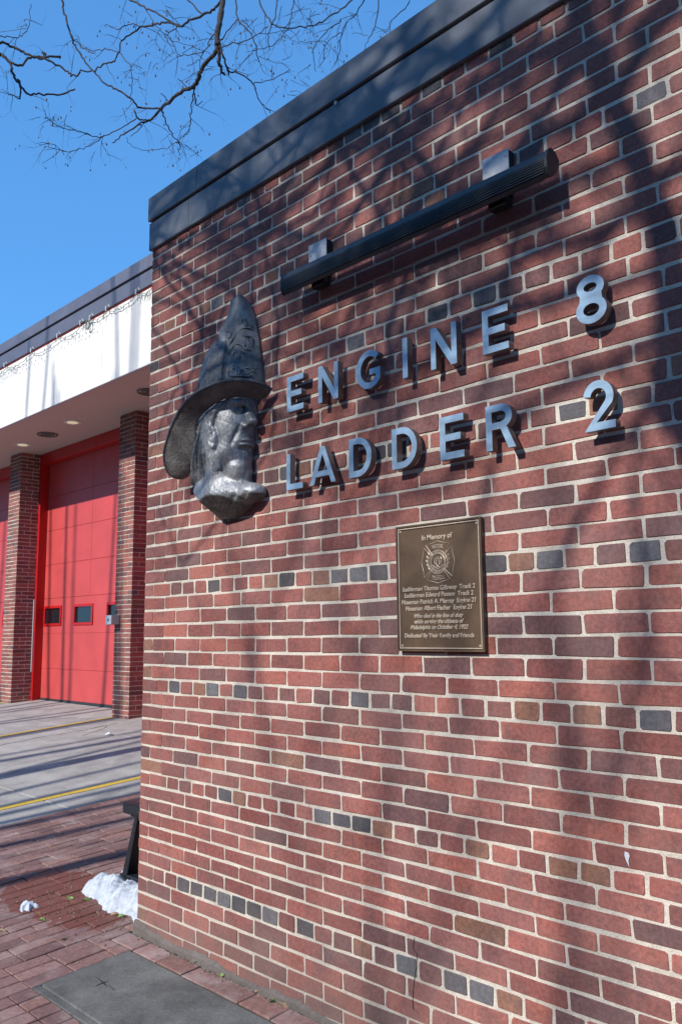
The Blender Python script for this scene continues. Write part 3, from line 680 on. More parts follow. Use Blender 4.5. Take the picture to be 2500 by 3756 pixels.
def ribbon(rows, thick, name, mat, sub=(6, 4), disp=0.):
    """thick sheet through rows of control points (each row the same length), Catmull-Rom both ways"""
    R1 = [catmull(r, sub[1]) for r in rows]; n2 = len(R1[0]); cols = [catmull([r[j] for r in R1], sub[0]) for j in range(n2)]
    n1 = len(cols[0]); P = [[cols[j][i] for j in range(n2)] for i in range(n1)]; vs = []; rr = random.Random(2)
    for side in (0, 1):
        for i in range(n1):
            for j in range(n2):
                a = P[min(i+1, n1-1)][j] - P[max(i-1, 0)][j]; b = P[i][min(j+1, n2-1)] - P[i][max(j-1, 0)]; nn = a.cross(b); nn.normalize()
                e = 1 - .6 * (1 if j in (0, n2-1) else 0)
                vs.append(P[i][j] + nn * ((side - .5) * thick * e + disp * math.sin(i * 2.3) * math.sin(j * .9)))
    K = n1 * n2; fs = []
    for i in range(n1 - 1):
        for j in range(n2 - 1):
            a, b, c, d = i*n2+j, i*n2+j+1, (i+1)*n2+j+1, (i+1)*n2+j; fs.append((a, b, c, d)); fs.append((K+d, K+c, K+b, K+a))
    for i in range(n1 - 1):
        for j in (0, n2-1): a, b = i*n2+j, (i+1)*n2+j; fs.append((a, b, K+b, K+a) if j == 0 else (K+a, K+b, b, a))
    for j in range(n2 - 1):
        for i in (0, n1-1): a, b = i*n2+j, i*n2+j+1; fs.append((K+a, K+b, b, a) if i == 0 else (a, b, K+b, K+a))
    mb = MB(); mb.poly([(v.x - BO[0], -v.y, v.z - BO[2]) for v in vs], fs)
    me = mb.mesh(name, mat, True); bm = bmesh.new(); bm.from_mesh(me); bmesh.ops.recalc_face_normals(bm, faces=bm.faces); bm.to_mesh(me); bm.free()
    return P, me
Z_ = lambda x, y, b: Vector(W(560 + x / 2.619, 1060 + y / 2.619, b))
outer = [(1140,968,.030),(1060,915,.075),(960,885,.115),(830,876,.160),(700,884,.205),(560,925,.240),(430,990,.260),(300,1110,.262),(210,1260,.245),(150,1420,.215),(115,1570,.180),(128,1700,.150),(175,1785,.120),(255,1815,.090)]
inner = [(1060,1040,.020),(980,1048,.050),(910,1042,.078),(830,1030,.105),(740,1040,.132),(650,1070,.155),(560,1130,.172),(480,1200,.180),(430,1300,.178),(420,1420,.168),(425,1540,.150),(415,1640,.125),(385,1735,.095),(340,1790,.070)]
rows = [[Z_(*o), Z_(*o).lerp(Z_(*i), .45) + Vector((0, -.004, -.006)), Z_(*i)] for o, i in zip(outer, inner)]
_, me = ribbon(rows, .014, 'helmet_brim', M['brim'], (5, 4), .0012); obj('helmet_brim', me, bust)
# rolled bead round the edge of the brim
bd = MB(); P = catmull([Z_(*o) for o in outer], 6); bd.tube([(p.x - BO[0], -p.y, p.z - BO[2]) for p in P], .0085, 8); obj('brim_bead', bd.mesh('brim_bead', M['helm'], True), bust)
# tall front shield, a curved plate from the wall round to its outer edge
lft = [(820,92,.050),(755,120,.062),(722,260,.082),(655,380,.100),(635,500,.118),(648,640,.132),(680,760,.142),(700,900,.150)]
rgt = [(870,85,.006),(930,150,.006),(985,270,.006),(1010,400,.006),(1030,500,.006),(1045,640,.006),(1058,760,.006),(1066,900,.006)]
rows = []
for l_, g in zip(lft, rgt):
    a, b = Z_(*l_), Z_(*g); bul = Vector((.022, .020, 0)); rows.append([a, a.lerp(b, .33) + bul, a.lerp(b, .68) + bul * .9, b])
SH, me = ribbon(rows, .012, 'front_shield', M['shield'], (6, 6), .0006); obj('front_shield', me, bust)
def on_shield(px, py):                        # nearest point of the shield surface along the view through that pixel
    best = None
    for r in SH:
        for p in r:
            q = px_of((p.x, -p.y, p.z)); d = (q[0]-px)**2 + (q[1]-py)**2
            if best is None or d < best[0]: best = (d, p)
    p = best[1]; w = W(px, py, p.y); return Vector((w[0] + .004 - BO[0], -w[1] - .005, w[2] - BO[2]))
deco = MB(); Q = lambda x, y: on_shield(740 + x / 6.03, 1080 + y / 6.03)
def dline(pts, r=.0032, close=False):
    P = [Q(*p) for p in pts]
    if close: P.append(P[0])
    deco.tube(catmull(P, 3) if len(P) > 2 else P, r, 6)
dline([(835 + 140*math.cos(t*math.pi/8), 1395 + 145*math.sin(t*math.pi/8)) for t in range(16)], .0036, True)
for k in range(8): t = k * math.pi / 4 + .2; dline([(835, 1395), (835 + 130*math.cos(t), 1395 + 135*math.sin(t))], .0018)
dline([(600,1330),(680,1200),(760,1120),(850,1110),(900,1180),(960,1220),(1080,1230)], .004); dline([(520,1310),(600,1170),(680,1020),(760,900),(850,800),(980,745),(1090,760),(1160,830)], .004)
dline([(540,930),(590,980),(650,950),(665,880),(610,830),(560,850)], .0045)
dline([(900,900),(1000,930),(1130,945)], .004); dline([(960,960),(960,1150)], .003); dline([(1040,960),(1040,1160)], .003); dline([(1120,960),(1120,1150)], .003)
dline([(740,690),(730,550),(800,690)], .003) if False else dline([(800,560),(860,690),(900,570)], .0035); dline([(980,545),(985,700)], .004)
dline([(1060,690),(1050,600),(1100,560),(1140,600),(1140,690),(1090,720)], .004)
dline([(1130,1660),(1160,1630),(1210,1650)], .0035); dline([(600,1700),(600,1790),(700,1820),(900,1810),(1000,1830),(1100,1790)], .004)
dline([(330,1450),(400,1650),(440,1870)], .003)
obj('shield_relief', deco.mesh('shield_relief', M['shield'], True), bust)
ft = MB()                                     # raised words FIRE C on the shield
def seg(x, y, pts):
    P = [Q(x + a, y + b) for a, b in pts]; ft.tube(P, .0044, 6)
seg(665,1650, [(0,140),(0,10),(60,0)]); seg(665,1650, [(0,70),(45,62)])
seg(770,1645, [(0,140),(0,0)])
seg(830,1640, [(0,140),(0,5),(50,0),(62,35),(40,65),(0,72)]); seg(830,1640, [(30,70),(75,130)])
seg(960,1630, [(75,0),(5,8),(0,130),(80,122)]); seg(960,1630, [(0,68),(55,62)])
seg(1150,1630, [(75,20),(30,0),(0,30),(-5,80),(20,120),(75,110)])
obj('shield_lettering', ft.mesh('shield_lettering', M['face']), bust)

# ------------------------------------------------------------------ garage wing
wing = bpy.data.objects.new('garage_wing', None); COL.objects.link(wing)
wing['label'] = 'fire station garage wing with red bay doors under a white canopy, left'; wing['category'] = 'building'
FY = 2.85; SZ = 4.69; DY = 4.35
for a, b_ in ((-21, -13.2), (-13.195, -9.56), (-9.555, -5.89), (-5.885, -2.2), (-2.195, .018)):
    panel('fascia_panel', a, b_, FY, FY + .05, SZ, 5.655, M['white_panel'], wing, .002)
panel('soffit', -21, .018, FY + .052, 4.7, SZ + .004, SZ + .05, M['soffit'], wing, .002)
panel('drip_edge', -21, .018, FY - .006, FY + .058, SZ - .012, SZ - .001, M['steel'], wing, .001)
panel('red_flashing', -21, .018, FY - .012, FY + .04, 5.657, 5.668, M['red_trim'], wing, .001)
for a, b_ in ((-21, -16.2), (-16.195, -12.1), (-12.095, -7.96), (-7.955, -5.065), (-5.06, -1.2), (-1.195, .018)): panel('coping_panel', a, b_, FY - .03, FY + .5, 5.67, 5.865, M['coping2'], wing)
for a, b_ in ((-21, -15.6), (-15.595, -11.6), (-11.595, -7.595), (-7.59, -4.71), (-4.705, -.6), (-.595, .018)): panel('coping_cap', a, b_, FY - .045, FY + .52, 5.89, 6.055, M['coping2'], wing)
panel('coping_seam', -21, .017, FY - .005, FY + .48, 5.66, 6.04, M['dark'], wing)
panel('roof', -21, .018, FY + .53, 13, 5.75, 5.82, M['roof'], wing)
panel('lintel', -21, .018, 4.2, 4.34, 4.50, SZ + .003, M['red_trim'], wing)
panel('back_wall', -21, .018, 4.62, 4.9, 0, SZ + .3, M['soffit'], wing)
for i, (x, y) in enumerate(((-7.96, 3.50), (-9.95, 3.60), (-12.1, 3.55), (-5.2, 3.5))):
    mb = MB(); mb.tube([(x, y, SZ - .006), (x, y, SZ + .02)], .13, 20); o = obj('soffit_light', mb.mesh('soffit_light', M['sign_w']), wing)
    mb = MB(); mb.tube([(x, y, SZ - .012), (x, y, SZ - .002)], .082, 20); obj('lens', mb.mesh('lens', M['lampglass']), o)
for i, (x, y) in enumerate(((-8.95, 3.57), (-5.74, 3.48))):
    mb = MB()
    for r0_, r1_ in ((.135, .155), (.085, .10), (.03, .05)):
        mb.tube([(x + r1_ * math.cos(t * math.pi / 10), y + r1_ * math.sin(t * math.pi / 10), SZ - .012) for t in range(21)], .010, 5)
    obj('soffit_vent', mb.mesh('soffit_vent', M['roof']), wing)
def pier(x0, x1, indiv, seed):
    y0, y1 = 3.85, 4.34; zb = gz((x0 + x1) / 2, y0) - .02
    mb = MB(); mb.box(x0 + .0035, x1 - .0035, y0 + .0042, y1, zb - .2, SZ + .003); p = obj('pier', mb.mesh('pier', M['mortar']), wing)
    if indiv: p['label'] = 'nearest brick pier of the garage, bearing the key box'
    nrow = 66; hh = (SZ - zb) / nrow; r = random.Random(seed); jb = MB(); cnt = 0; lst = []
    for v in range(nrow):
        z0 = zb + v * hh; w = x1 - x0; ed = [0, w/2, w] if v % 2 else [0, w*.245, w*.745, w]
        for a, b_ in zip(ed[:-1], ed[1:]): lst.append((0, x0 + a, x0 + b_, z0))
        ed = [0, .23, .49] if v % 2 else [0, .115, .34, .49]
        if v % 3 == 0: ed = [0, .22, .49]
        for a, b_ in zip(ed[:-1], ed[1:]): lst.append((1, y0 + a, y0 + b_, z0))
    for sd, a, b_, z0 in lst:
        w = b_ - a - .010; h = hh - .0112; colr = brick_colour(b_ - a < .13, r); zc = z0 + hh / 2
        if z0 + hh > SZ: continue
        if sd == 0: loc = ((a + b_) / 2, y0, zc); rz = 0
        else: loc = (x1, (a + b_) / 2, zc); rz = math.pi / 2
        if indiv and cnt < 298:
            o = obj('brick', brick_mesh(round(w, 3), .0556, r.randrange(4)), p, loc, rot=(0, 0, rz)); o.color = colr; cnt += 1
        else:
            vs, fs = brick_shape(w, h, r.randrange(9999)); jb.cur = colr
            jb.poly([(loc[0] + (x if sd == 0 else -y), loc[1] + (y if sd == 0 else x), loc[2] + z) for x, y, z in vs], fs)
    if jb.v: obj('brick', jb.mesh('brick', M['brick_t'], tint=True), p, kind='stuff')
    return p
pier(-7.15, -6.70, True, 21); pier(-11.02, -10.565, False, 22); pier(-15.0, -14.55, False, 23); pier(-3.3, -2.85, False, 24)
def bay_door(x0, x1, main):
    d = bpy.data.objects.new('bay_door', None); COL.objects.link(d); d.parent = wing
    zb = gz((x0 + x1) / 2, DY); edges = [zb + .03, .91, 1.51, 2.11, 2.70, 3.305, 3.91, 4.52]
    wins = [(x0 + .23 + k * 1.10, x0 + .80 + k * 1.10) for k in range(3)]
    for i, (a, b_) in enumerate(zip(edges[:-1], edges[1:])):
        mb = MB(); a2 = a + .0018; b2 = b_ - .0018
        if i == 2:
            xs = [x0] + [q for w in wins for q in w] + [x1]; wz0, wz1 = 1.680, 1.940
            mb.box(x0, x1, DY, DY + .05, a2, wz0); mb.box(x0, x1, DY, DY + .05, wz1, b2)
            for k in range(0, len(xs), 2): mb.box(xs[k], xs[k+1], DY, DY + .05, wz0, wz1)
            o = obj('panel', mb.mesh('panel', M['door']), d)
        else:
            mb.box(x0, x1, DY, DY + .05, a2, b2); o = obj('panel', bevel(mb.mesh('panel', M['door']), .004), d)
            for k in range(1, 8):
                zz = a2 + (b2 - a2) * k / 8
    gr = MB(); gr.box(x0, x1, DY + .012, DY + .045, edges[0], 1.6); gr.box(x0, x1, DY + .012, DY + .045, 2.0, edges[-1]); obj('seam_backing', gr.mesh('seam_backing', M['door']), d)
    st = MB(); st.box((x0 + x1) / 2 - .006, (x0 + x1) / 2 + .006, DY - .003, DY + .002, 2.15, 4.5); obj('centre_stile', st.mesh('centre_stile', M['door']), d)
    for a, b_ in wins:
        f = MB(); t = .042
        for q in ((a - t, b_ + t, 1.680 - t, 1.680), (a - t, b_ + t, 1.940, 1.940 + t), (a - t, a, 1.680, 1.940), (b_, b_ + t, 1.680, 1.940)): f.box(q[0], q[1], DY - .018, DY + .004, q[2], q[3])
        w = obj('window', bevel(f.mesh('window', M['red_trim']), .004), d)
        g = MB(); g.box(a - .01, b_ + .01, DY + .015, DY + .022, 1.67, 1.95); obj('pane', g.mesh('pane', M['glass']), d if False else w)
    rb = MB(); rb.box(x0, x1, DY - .012, DY + .05, zb - .03, zb + .045); obj('rubber_seal', bevel(rb.mesh('rubber_seal', M['rubber']), .008), d)
    # folding metal handle
    hb = MB(); hb.box((x0+x1)/2 - .1, (x0+x1)/2 + .1, DY - .03, DY - .001, .48, .50) if not main else hb.box(x1 - .5, x1 - .3, DY - .02, DY - .001, .52, .54)
    obj('handle', hb.mesh('handle', M['red_trim']), d)
    for xx in (x0 - .02, x1 - .16): panel('jamb', xx, xx + .18, 4.2, 4.345, zb - .05, 4.499, M['red_trim'], wing)
bay_door(-10.66, -7.05, True); bay_door(-14.62, -10.95, False); bay_door(-6.78, -3.2, False); bay_door(-18.6, -14.95, False)
# aluminium edge strip beside the left jamb
panel('edge_strip', -10.562, -10.535, 4.18, 4.198, .85, 2.1, M['steel'], wing, .001)
# distant block above the wing
nb = bpy.data.objects.new('rear_block', None); COL.objects.link(nb); nb.location = (-27, 12, 0); nb['label'] = 'grey block with a pale roof edge rising behind the far end of the garage'; nb['category'] = 'building'
mb = MB(); mb.box(-4, 2.9, -3, 4, 0, 11.15); obj('wall', mb.mesh('wall', M['coping2']), nb)
mb = MB(); mb.box(-4.05, 2.95, -3.07, 4.05, 11.15, 11.27); obj('roof_edge', bevel(mb.mesh('roof_edge', M['steel']), .02), nb)

# key box on the near pier
kb = bpy.data.objects.new('key_box', None); COL.objects.link(kb); kb.location = (-7.06, 3.846, 1.63); kb['label'] = 'small grey box with a white front plate on the near garage pier'; kb['category'] = 'box'
def kbox(n, x0, x1, y0, y1, z0, z1, mt, bw=.004):
    mb = MB(); mb.box(x0, x1, y0, y1, z0, z1); return obj(n, bevel(mb.mesh(n, mt), bw), kb)
kbox('case', -.075, .075, -.13, -.002, -.01, .115, M['steel']); kbox('front_plate', -.078, .078, -.142, -.131, -.012, .117, M['sign_w'])
mb = MB(); mb.tube([(0, -.1425, .05), (0, -.147, .05)], .016, 10); mb.tube([(0, -.1425, .03), (.01, -.146, .075)], .006, 6); obj('lock', mb.mesh('lock', M['black']), kb)

# icicle string lights along the top of the fascia
sl_ = bpy.data.objects.new('string_lights', None); COL.objects.link(sl_); sl_.location = (-6, FY - .02, 5.6); sl_['label'] = 'sagging string of small white lights hung along the canopy edge'; sl_['category'] = 'string lights'
hooks = [-12.6, -11.2, -9.75, -8.9, -7.95, -7.1, -6.42, -6.15, -5.72, -4.98, -4.58, -3.8, -2.9, -2.0, -1.1, -.2]
mb = MB(); hk = MB(); rr = random.Random(4); nb_ = 0
for a, b_ in zip(hooks[:-1], hooks[1:]):
    for lane in (0,):
        P = []
        for i in range(13):
            t = i / 12; sag = (.07 + .02 * lane) * min(1.2, (b_ - a)) * 4 * t * (1 - t); P.append((a + (b_ - a) * t + 6, -.012 - .01 * lane + rr.uniform(-.008, .008), .02 - sag + rr.uniform(-.018, .018)))
        mb.tube(P, .0048, 4)
        for p in P[1:-1]:
            if rr.random() < .6:
                q = (p[0] + rr.uniform(-.02, .02), p[1] - rr.uniform(0, .02), p[2] - rr.uniform(.045, .075) * (1 if rr.random() < .8 else -.4)); mb.tube([p, q], .0055, 4)
for a in hooks: hk.tube([(a + 6, -.03, .03), (a + 6.01, -.04, .08), (a + 6.03, -.02, .11), (a + 6.05, .0, .075)], .009, 5)
P = [(-.2 + .05 * math.cos(t) , -.03, -.02 + .07 * math.sin(t)) for t in [i * .8 for i in range(16)]]; mb.tube(P, .012, 4)
obj('cable', mb.mesh('cable', M['wire']), sl_); obj('hook', hk.mesh('hook', M['bulb']), sl_)
bulb = MB(); bulb.tube([(0, 0, 0), (0, 0, -.02), (0, 0, -.035)], [.006, .009, .002], 6); bme = bulb.mesh('bulb', M['bulb'])
for i in range(60):
    x = -4.5 + i * .105 + rr.uniform(-.03, .03) - .1; obj('bulb', bme, sl_, (x - 1.6, -.03, -.06 - rr.uniform(0, .07)))

# ------------------------------------------------------------------ ground
gb = MB(); xs = [-300, -120, -60, -30, -20, -16, -12, -8, -4, 0, 3, 6, 12, 30, 60, 120, 300]; ys = [-300, -120, -60, -30, -12, -6, -3.2, -1.5, 0, 1.5, 3, 4.4, 8, 20, 60, 120, 300]
gb.poly([(x, y, gz(x, y) - .06) for y in ys for x in xs], [(j*17+i, j*17+i+1, (j+1)*17+i+1, (j+1)*17+i) for j in range(16) for i in range(16)])
obj('ground', gb.mesh('ground', M['asphalt']), kind='structure')
def sheet(x0, x1, y0, y1, th, dz, name, mat, parent=None, q=.004, **k):
    mb = MB(); nx = max(1, int((x1 - x0) / 1.0)); mb_ = bmesh.new()
    P = [(x0, y0), (x1, y0), (x1, y1), (x0, y1)]; mb.poly([(x, y, gz(x, y) + dz - th) for x, y in P] + [(x, y, gz(x, y) + dz) for x, y in P], [(0,3,2,1),(4,5,6,7),(0,1,5,4),(1,2,6,5),(2,3,7,6),(3,0,4,7)])
    me = mb.mesh(name, mat); bevel(me, q) if q else None
    return obj(name, me, parent, **k)
drive = bpy.data.objects.new('driveway', None); COL.objects.link(drive); drive['kind'] = 'structure'
dx = [-20, -16.8, -13.6, -10.4, -7.3, -5.0, -2.655]; dy = [-3.18, -1.1, 1.0, 3.1, 4.38]
for a, b_ in zip(dx[:-1], dx[1:]):
    for c, d in zip(dy[:-1], dy[1:]): sheet(a + .004, b_ - .004, c + .004, d - .004, .05, 0., 'concrete_panel', M['drive'], drive, .006)
sheet(-20, -2.66, 4.384, 4.9, .05, 0., 'threshold', M['drive'], drive)
def paint(x, w, y0, y1, name, lean=0.):
    mb = MB(); n = 50; rr = random.Random(int(x * 10)); vs = []
    for i in range(n + 1):
        y = y0 + (y1 - y0) * i / n; xx = x + lean * (y - y0)
        vs += [(xx - w/2 + rr.uniform(-.005, .005), y, gz(xx, y) + .004), (xx + w/2 + rr.uniform(-.005, .005), y, gz(xx, y) + .004)]
    mb.poly(vs, [(2*i, 2*i+1, 2*i+3, 2*i+2) for i in range(n)]); obj(name, mb.mesh(name, M['yellow']), drive)
paint(-3.19, .10, -3.1, 4.3, 'yellow_line'); paint(-6.90, .10, -3.1, 3.95, 'yellow_line', -.03); paint(-10.8, .10, -3.1, 3.95, 'yellow_line')
# hairline cracks on the driveway
for pts in ([(0,2735),(150,2705),(300,2680),(427,2653)], [(300,2700),(360,2680),(395,2665)]):
    mb = MB(); P = []; rr = random.Random(len(pts))
    for p in catmull([on_g(*q) for q in pts], 6): P.append((p.x + rr.uniform(-.02, .02), p.y + rr.uniform(-.02, .02), gz(p.x, p.y) + .001))
    mb.tube(P, .0028, 4); obj('crack', mb.mesh('crack', M['dark']), drive)
pav = bpy.data.objects.new('brick_pavement', None); COL.objects.link(pav); pav['kind'] = 'structure'
sheet(-2.652, 5, -3.19, .0, .05, -.007, 'sand_bed', M['sand'], pav, 0); sheet(-2.652, .02, .0, 4.4, .05, -.007, 'sand_bed', M['sand'], pav, 0)
def paver_shape(w, l, seed):
    r = random.Random(seed); a, b = w/2, l/2; o = [(-a, -b), (a, -b), (a, b), (-a, b)]; o = [(x + r.uniform(-.0015, .0015), y + r.uniform(-.002, .002)) for x, y in o]
    t = [r.uniform(-.0015, .0015) for _ in o]
    vs = [(x, y, -.03) for x, y in o] + [(x, y, -.0035) for x, y in o] + [(x * .93, y * .965, q) for (x, y), q in zip(o, t)]
    return vs, [(8, 9, 10, 11)] + [(i, (i+1) % 4, 4 + (i+1) % 4, 4 + i) for i in range(4)] + [(4+i, 4+(i+1) % 4, 8+(i+1) % 4, 8+i) for i in range(4)]
PV = {}
def pmesh(w, l, k):
    if (w, l, k) not in PV:
        mb = MB(); mb.poly(*paver_shape(w, l, k)); PV[(w, l, k)] = mb.mesh('paver', M['paver'], tint=True)
    return PV[(w, l, k)]
PC = [(.225,.122,.106), (.25,.130,.108), (.20,.108,.098), (.26,.148,.130), (.235,.138,.122), (.185,.10,.092)]
pl = []; r = random.Random(9); PWD, PLN = .0985, .2035
x = -2.650; first = True
while x < 4.9:
    pw = .0665 if first else PWD; first = False; xc = x + pw / 2; off = .0085 + (PLN / 2 if r.random() < .4 else 0)
    for k in range(-17, 24):
        ya, yb = off + k * PLN, off + (k + 1) * PLN
        for f0, f1 in (((-.602, 9) if xc > .176 else (-.122, .0) if xc > -.02 else (9, 9)), ((-.122, 9) if xc > -.02 else (9, 9))):
            if ya < f0 < yb: yb = f0
            if ya >= f0 and yb <= f1 + 1e-6: yb = ya
        if yb - ya < .03 or ya < -3.15 or yb > 4.36: continue
        pl.append((xc, (ya + yb) / 2, 0, pw, yb - ya))
    x += pw
x = -.02
while x < 4.7: pl.append((x + PLN/2, -.0665, 1, .104, PLN)); x += PLN
def prk(p):
    a, b_, d = px_of((p[0], p[1], gz(p[0], p[1]))); return (0 if d > 0 and -50 < a < 2550 and -50 < b_ < 3900 else 1, d)
pl.sort(key=prk); jm = MB()
for i, (x, y, t, pw, pln) in enumerate(pl):
    z = gz(x, y); c = r.choice(PC); kk = r.uniform(.85, 1.15); c = (c[0]*kk, c[1]*kk, c[2]*kk, 1); tx = math.atan(GA if -3.2 < y < 4.4 else 0); rz = r.uniform(-.008, .008) + (math.pi/2 if t else 0); dz = r.uniform(-.002, .002)
    if i < 298:
        o = obj('paver', pmesh(PWD - .007, PLN - .007, r.randrange(8)), pav, (x, y, z + dz), rot=(tx if not t else 0, 0 if not t else -tx, rz), scale=((pw - .006) / (PWD - .007), (pln - .006) / (PLN - .007), 1)); o.color = c
    else:
        jm.cur = c; vs, fs = paver_shape(pw - .007, pln - .007, i); ca, sa = math.cos(rz), math.sin(rz)
        jm.poly([(x + a*ca - b*sa, y + a*sa + b*ca, gz(x + a*ca - b*sa, y + a*sa + b*ca) + q + dz) for a, b, q in vs], fs)
o = obj('paver', jm.mesh('paver', M['paver'], tint=True), pav, kind='stuff')
sl = sheet(.190, 4.8, -.565, -.130, .05, .004, 'concrete_slab', M['slab'], pav, .006)
sheet(.178, .1885, -.60, -.12, .05, .002, 'slab_edging', M['slab'], pav, .002); sheet(.190, 4.8, -.60, -.568, .05, .001, 'slab_edging', M['slab'], pav, .003)
# cross-shaped crack in the slab, its arms open
for pts in ([(352,3587),(367,3597),(381,3609),(392,3622)], [(343,3622),(362,3616),(381,3609),(400,3600),(417,3593)], [(400,3617),(420,3635)]):
    mb = MB(); P = [on_g(*q) for q in pts]; mb.tube([(p.x, p.y, gz(p.x, p.y) + .0025) for p in P], [.002, .0035, .005, .0025][:len(P)] if len(P) < 5 else [.0015, .004, .005, .002, .001], 5); obj('slab_crack', mb.mesh('slab_crack', M['dark']), pav)
kerb = MB(); kerb.box(-60, 60, -3.45, -3.2, -.6, -.24); obj('kerb', bevel(kerb.mesh('kerb', M['drive']), .02), kind='structure')

# ------------------------------------------------------------------ bench end beside the side wall
bn = bpy.data.objects.new('black_bench', None); COL.objects.link(bn); bn.location = (-.35, .5, gz(-.35, .5)); bn['label'] = 'black metal bench end with a splayed leg standing in snow past the wall corner'; bn['category'] = 'bench'
def wpt(px, py, y): p = on_y(px, py, y); return Vector((p.x - bn.location.x, p.y - bn.location.y, p.z - bn.location.z))
a = wpt(449, 2942, .34); zt = a.z; 
mb = MB(); mb.box(a.x, .30, a.y - 0, a.y + .07, zt - .055, zt); mb.box(a.x, .30, a.y + .078, a.y + .148, zt - .04, zt); mb.box(a.x, .30, a.y + .156, a.y + .226, zt - .04, zt); mb.box(a.x, .30, a.y + .234, a.y + .304, zt - .04, zt)
for k in range(4):
    m2 = MB(); m2.box(a.x + (.03 if k else 0), .33, a.y + k * .078, a.y + k * .078 + .07, zt - (.062 if k == 0 else .035), zt - .004 * (k > 0)); obj('seat_slat', bevel(m2.mesh('seat_slat', M['bench']), .008, 2), bn)
m2 = MB(); m2.box(a.x + .06, .31, a.y + .02, a.y + .29, zt - .075, zt - .037); obj('seat_frame', bevel(m2.mesh('seat_frame', M['bench']), .004), bn)
b0_, t0 = wpt(480, 3208, .40), wpt(512, 3050, .40); dd = (t0 - b0_); top_ = b0_ + dd * 1.65
m2 = MB(); w_ = Vector((.016, 0, 0)); u_ = Vector((0, .045, 0)); vs = []
for p, q in ((b0_, 1.7), (top_, .9)): vs += [p - w_*q - u_, p + w_*q - u_, p + w_*q + u_, p - w_*q + u_]
m2.poly(vs, [(0,3,2,1),(4,5,6,7),(0,1,5,4),(1,2,6,5),(2,3,7,6),(3,0,4,7)]); obj('leg', bevel(m2.mesh('leg', M['bench']), .004), bn)
m2 = MB(); m2.poly([(v.x + .26, v.y, v.z) if False else (-(v.x - b0_.x) + b0_.x + .45, v.y, v.z) for v in vs], [(0,1,2,3),(7,6,5,4),(4,5,1,0),(5,6,2,1),(6,7,3,2),(7,4,0,3)]); obj('leg', m2.mesh('leg', M['bench']), bn)
m2 = MB(); c_ = b0_; m2.box(c_.x - .085, .33, c_.y - .06, c_.y + .055, c_.z - .05, c_.z - .004); obj('base', bevel(m2.mesh('base', M['bench']), .01, 2), bn)
m2 = MB(); m2.box(c_.x - .05, .30, c_.y - .045, c_.y + .04, c_.z - .006, c_.z + .010); obj('base_cap', bevel(m2.mesh('base_cap', M['bench']), .005), bn)

# ------------------------------------------------------------------ snow
def fnoise(x, y, s=0.):
    return (math.sin(x*9.1+s)*math.cos(y*7.7+s*2) + .5*math.sin(x*21+y*17+s) + .3*math.sin(x*43-y*37+2*s) + .18*math.sin(x*91+y*83+s)) / 2
def snow_pile(name, outline, hmax, label, seed, res=.008, group=None):
    P = [(p.x, p.y) for p in outline]; x0 = min(p[0] for p in P); x1 = max(p[0] for p in P); y0 = min(p[1] for p in P); y1 = max(p[1] for p in P); cxx, cyy = (x0+x1)/2, (y0+y1)/2
    def sd(x, y):
        ins = False; best = 9
        for i in range(len(P)):
            ax, ay = P[i]; bx, by = P[(i+1) % len(P)]
            if (ay > y) != (by > y) and x < (bx-ax)*(y-ay)/(by-ay)+ax: ins = not ins
            t = max(0, min(1, ((x-ax)*(bx-ax)+(y-ay)*(by-ay))/((bx-ax)**2+(by-ay)**2+1e-9))); best = min(best, math.hypot(x-ax-t*(bx-ax), y-ay-t*(by-ay)))
        return best if ins else -best
    nx = int((x1-x0)/res)+6; ny = int((y1-y0)/res)+6; vs = []; zz = []
    for j in range(ny):
        for i in range(nx):
            x = x0 - 2*res + i*res; y = y0 - 2*res + j*res; d = sd(x, y) + .012 * fnoise(x*4, y*4, seed)
            h = hmax * (1 - math.exp(-max(0, d) / (hmax * .55))) * (1 + .30 * fnoise(x*2.2, y*2.2, seed)) + (.010 * fnoise(x*7, y*7, seed + 1) if d > .01 else 0) - (.012 if d <= 0 else 0)
            zz.append(d > -.004); vs.append((x - cxx, y - cyy, gz(x, y) + h - gz(cxx, cyy)))
    fs = [(j*nx+i, j*nx+i+1, (j+1)*nx+i+1, (j+1)*nx+i) for j in range(ny-1) for i in range(nx-1) if zz[j*nx+i] or zz[j*nx+i+1] or zz[(j+1)*nx+i] or zz[(j+1)*nx+i+1]]
    mb = MB(); mb.poly(vs, fs); me = mb.mesh(name, M['snow'], True); bm = bmesh.new(); bm.from_mesh(me); bmesh.ops.delete(bm, geom=[v for v in bm.verts if not v.link_faces], context='VERTS'); bm.to_mesh(me); bm.free()
    return obj(name, me, None, (cxx, cyy, gz(cxx, cyy)), label=label, cat='snow', group=group)
og = lambda L_: [on_g(*p) for p in L_]
snow_pile('snow_pile', og([(298,3268),(330,3245),(365,3238),(400,3235),(440,3240),(478,3262),(560,3270),(600,3330),(560,3400),(514,3388),(492,3382),(478,3360),(430,3352),(395,3350),(375,3325),(350,3300),(318,3290)]), .105, 'melting heap of old snow against the wall corner beneath the bench', 1.)
snow_pile('snow_chunk', og([(73,3340),(80,3322),(100,3316),(125,3318),(150,3324),(140,3331),(120,3334),(108,3346),(92,3338),(82,3346)]), .040, 'small lone chunk of snow lying on the damp pavers', 4., .0045)
snow_pile('snow_bit', og([(438,3213),(470,3196),(482,3204),(470,3216)]), .03, 'thin sliver of snow showing behind the bench foot', 6., .006)

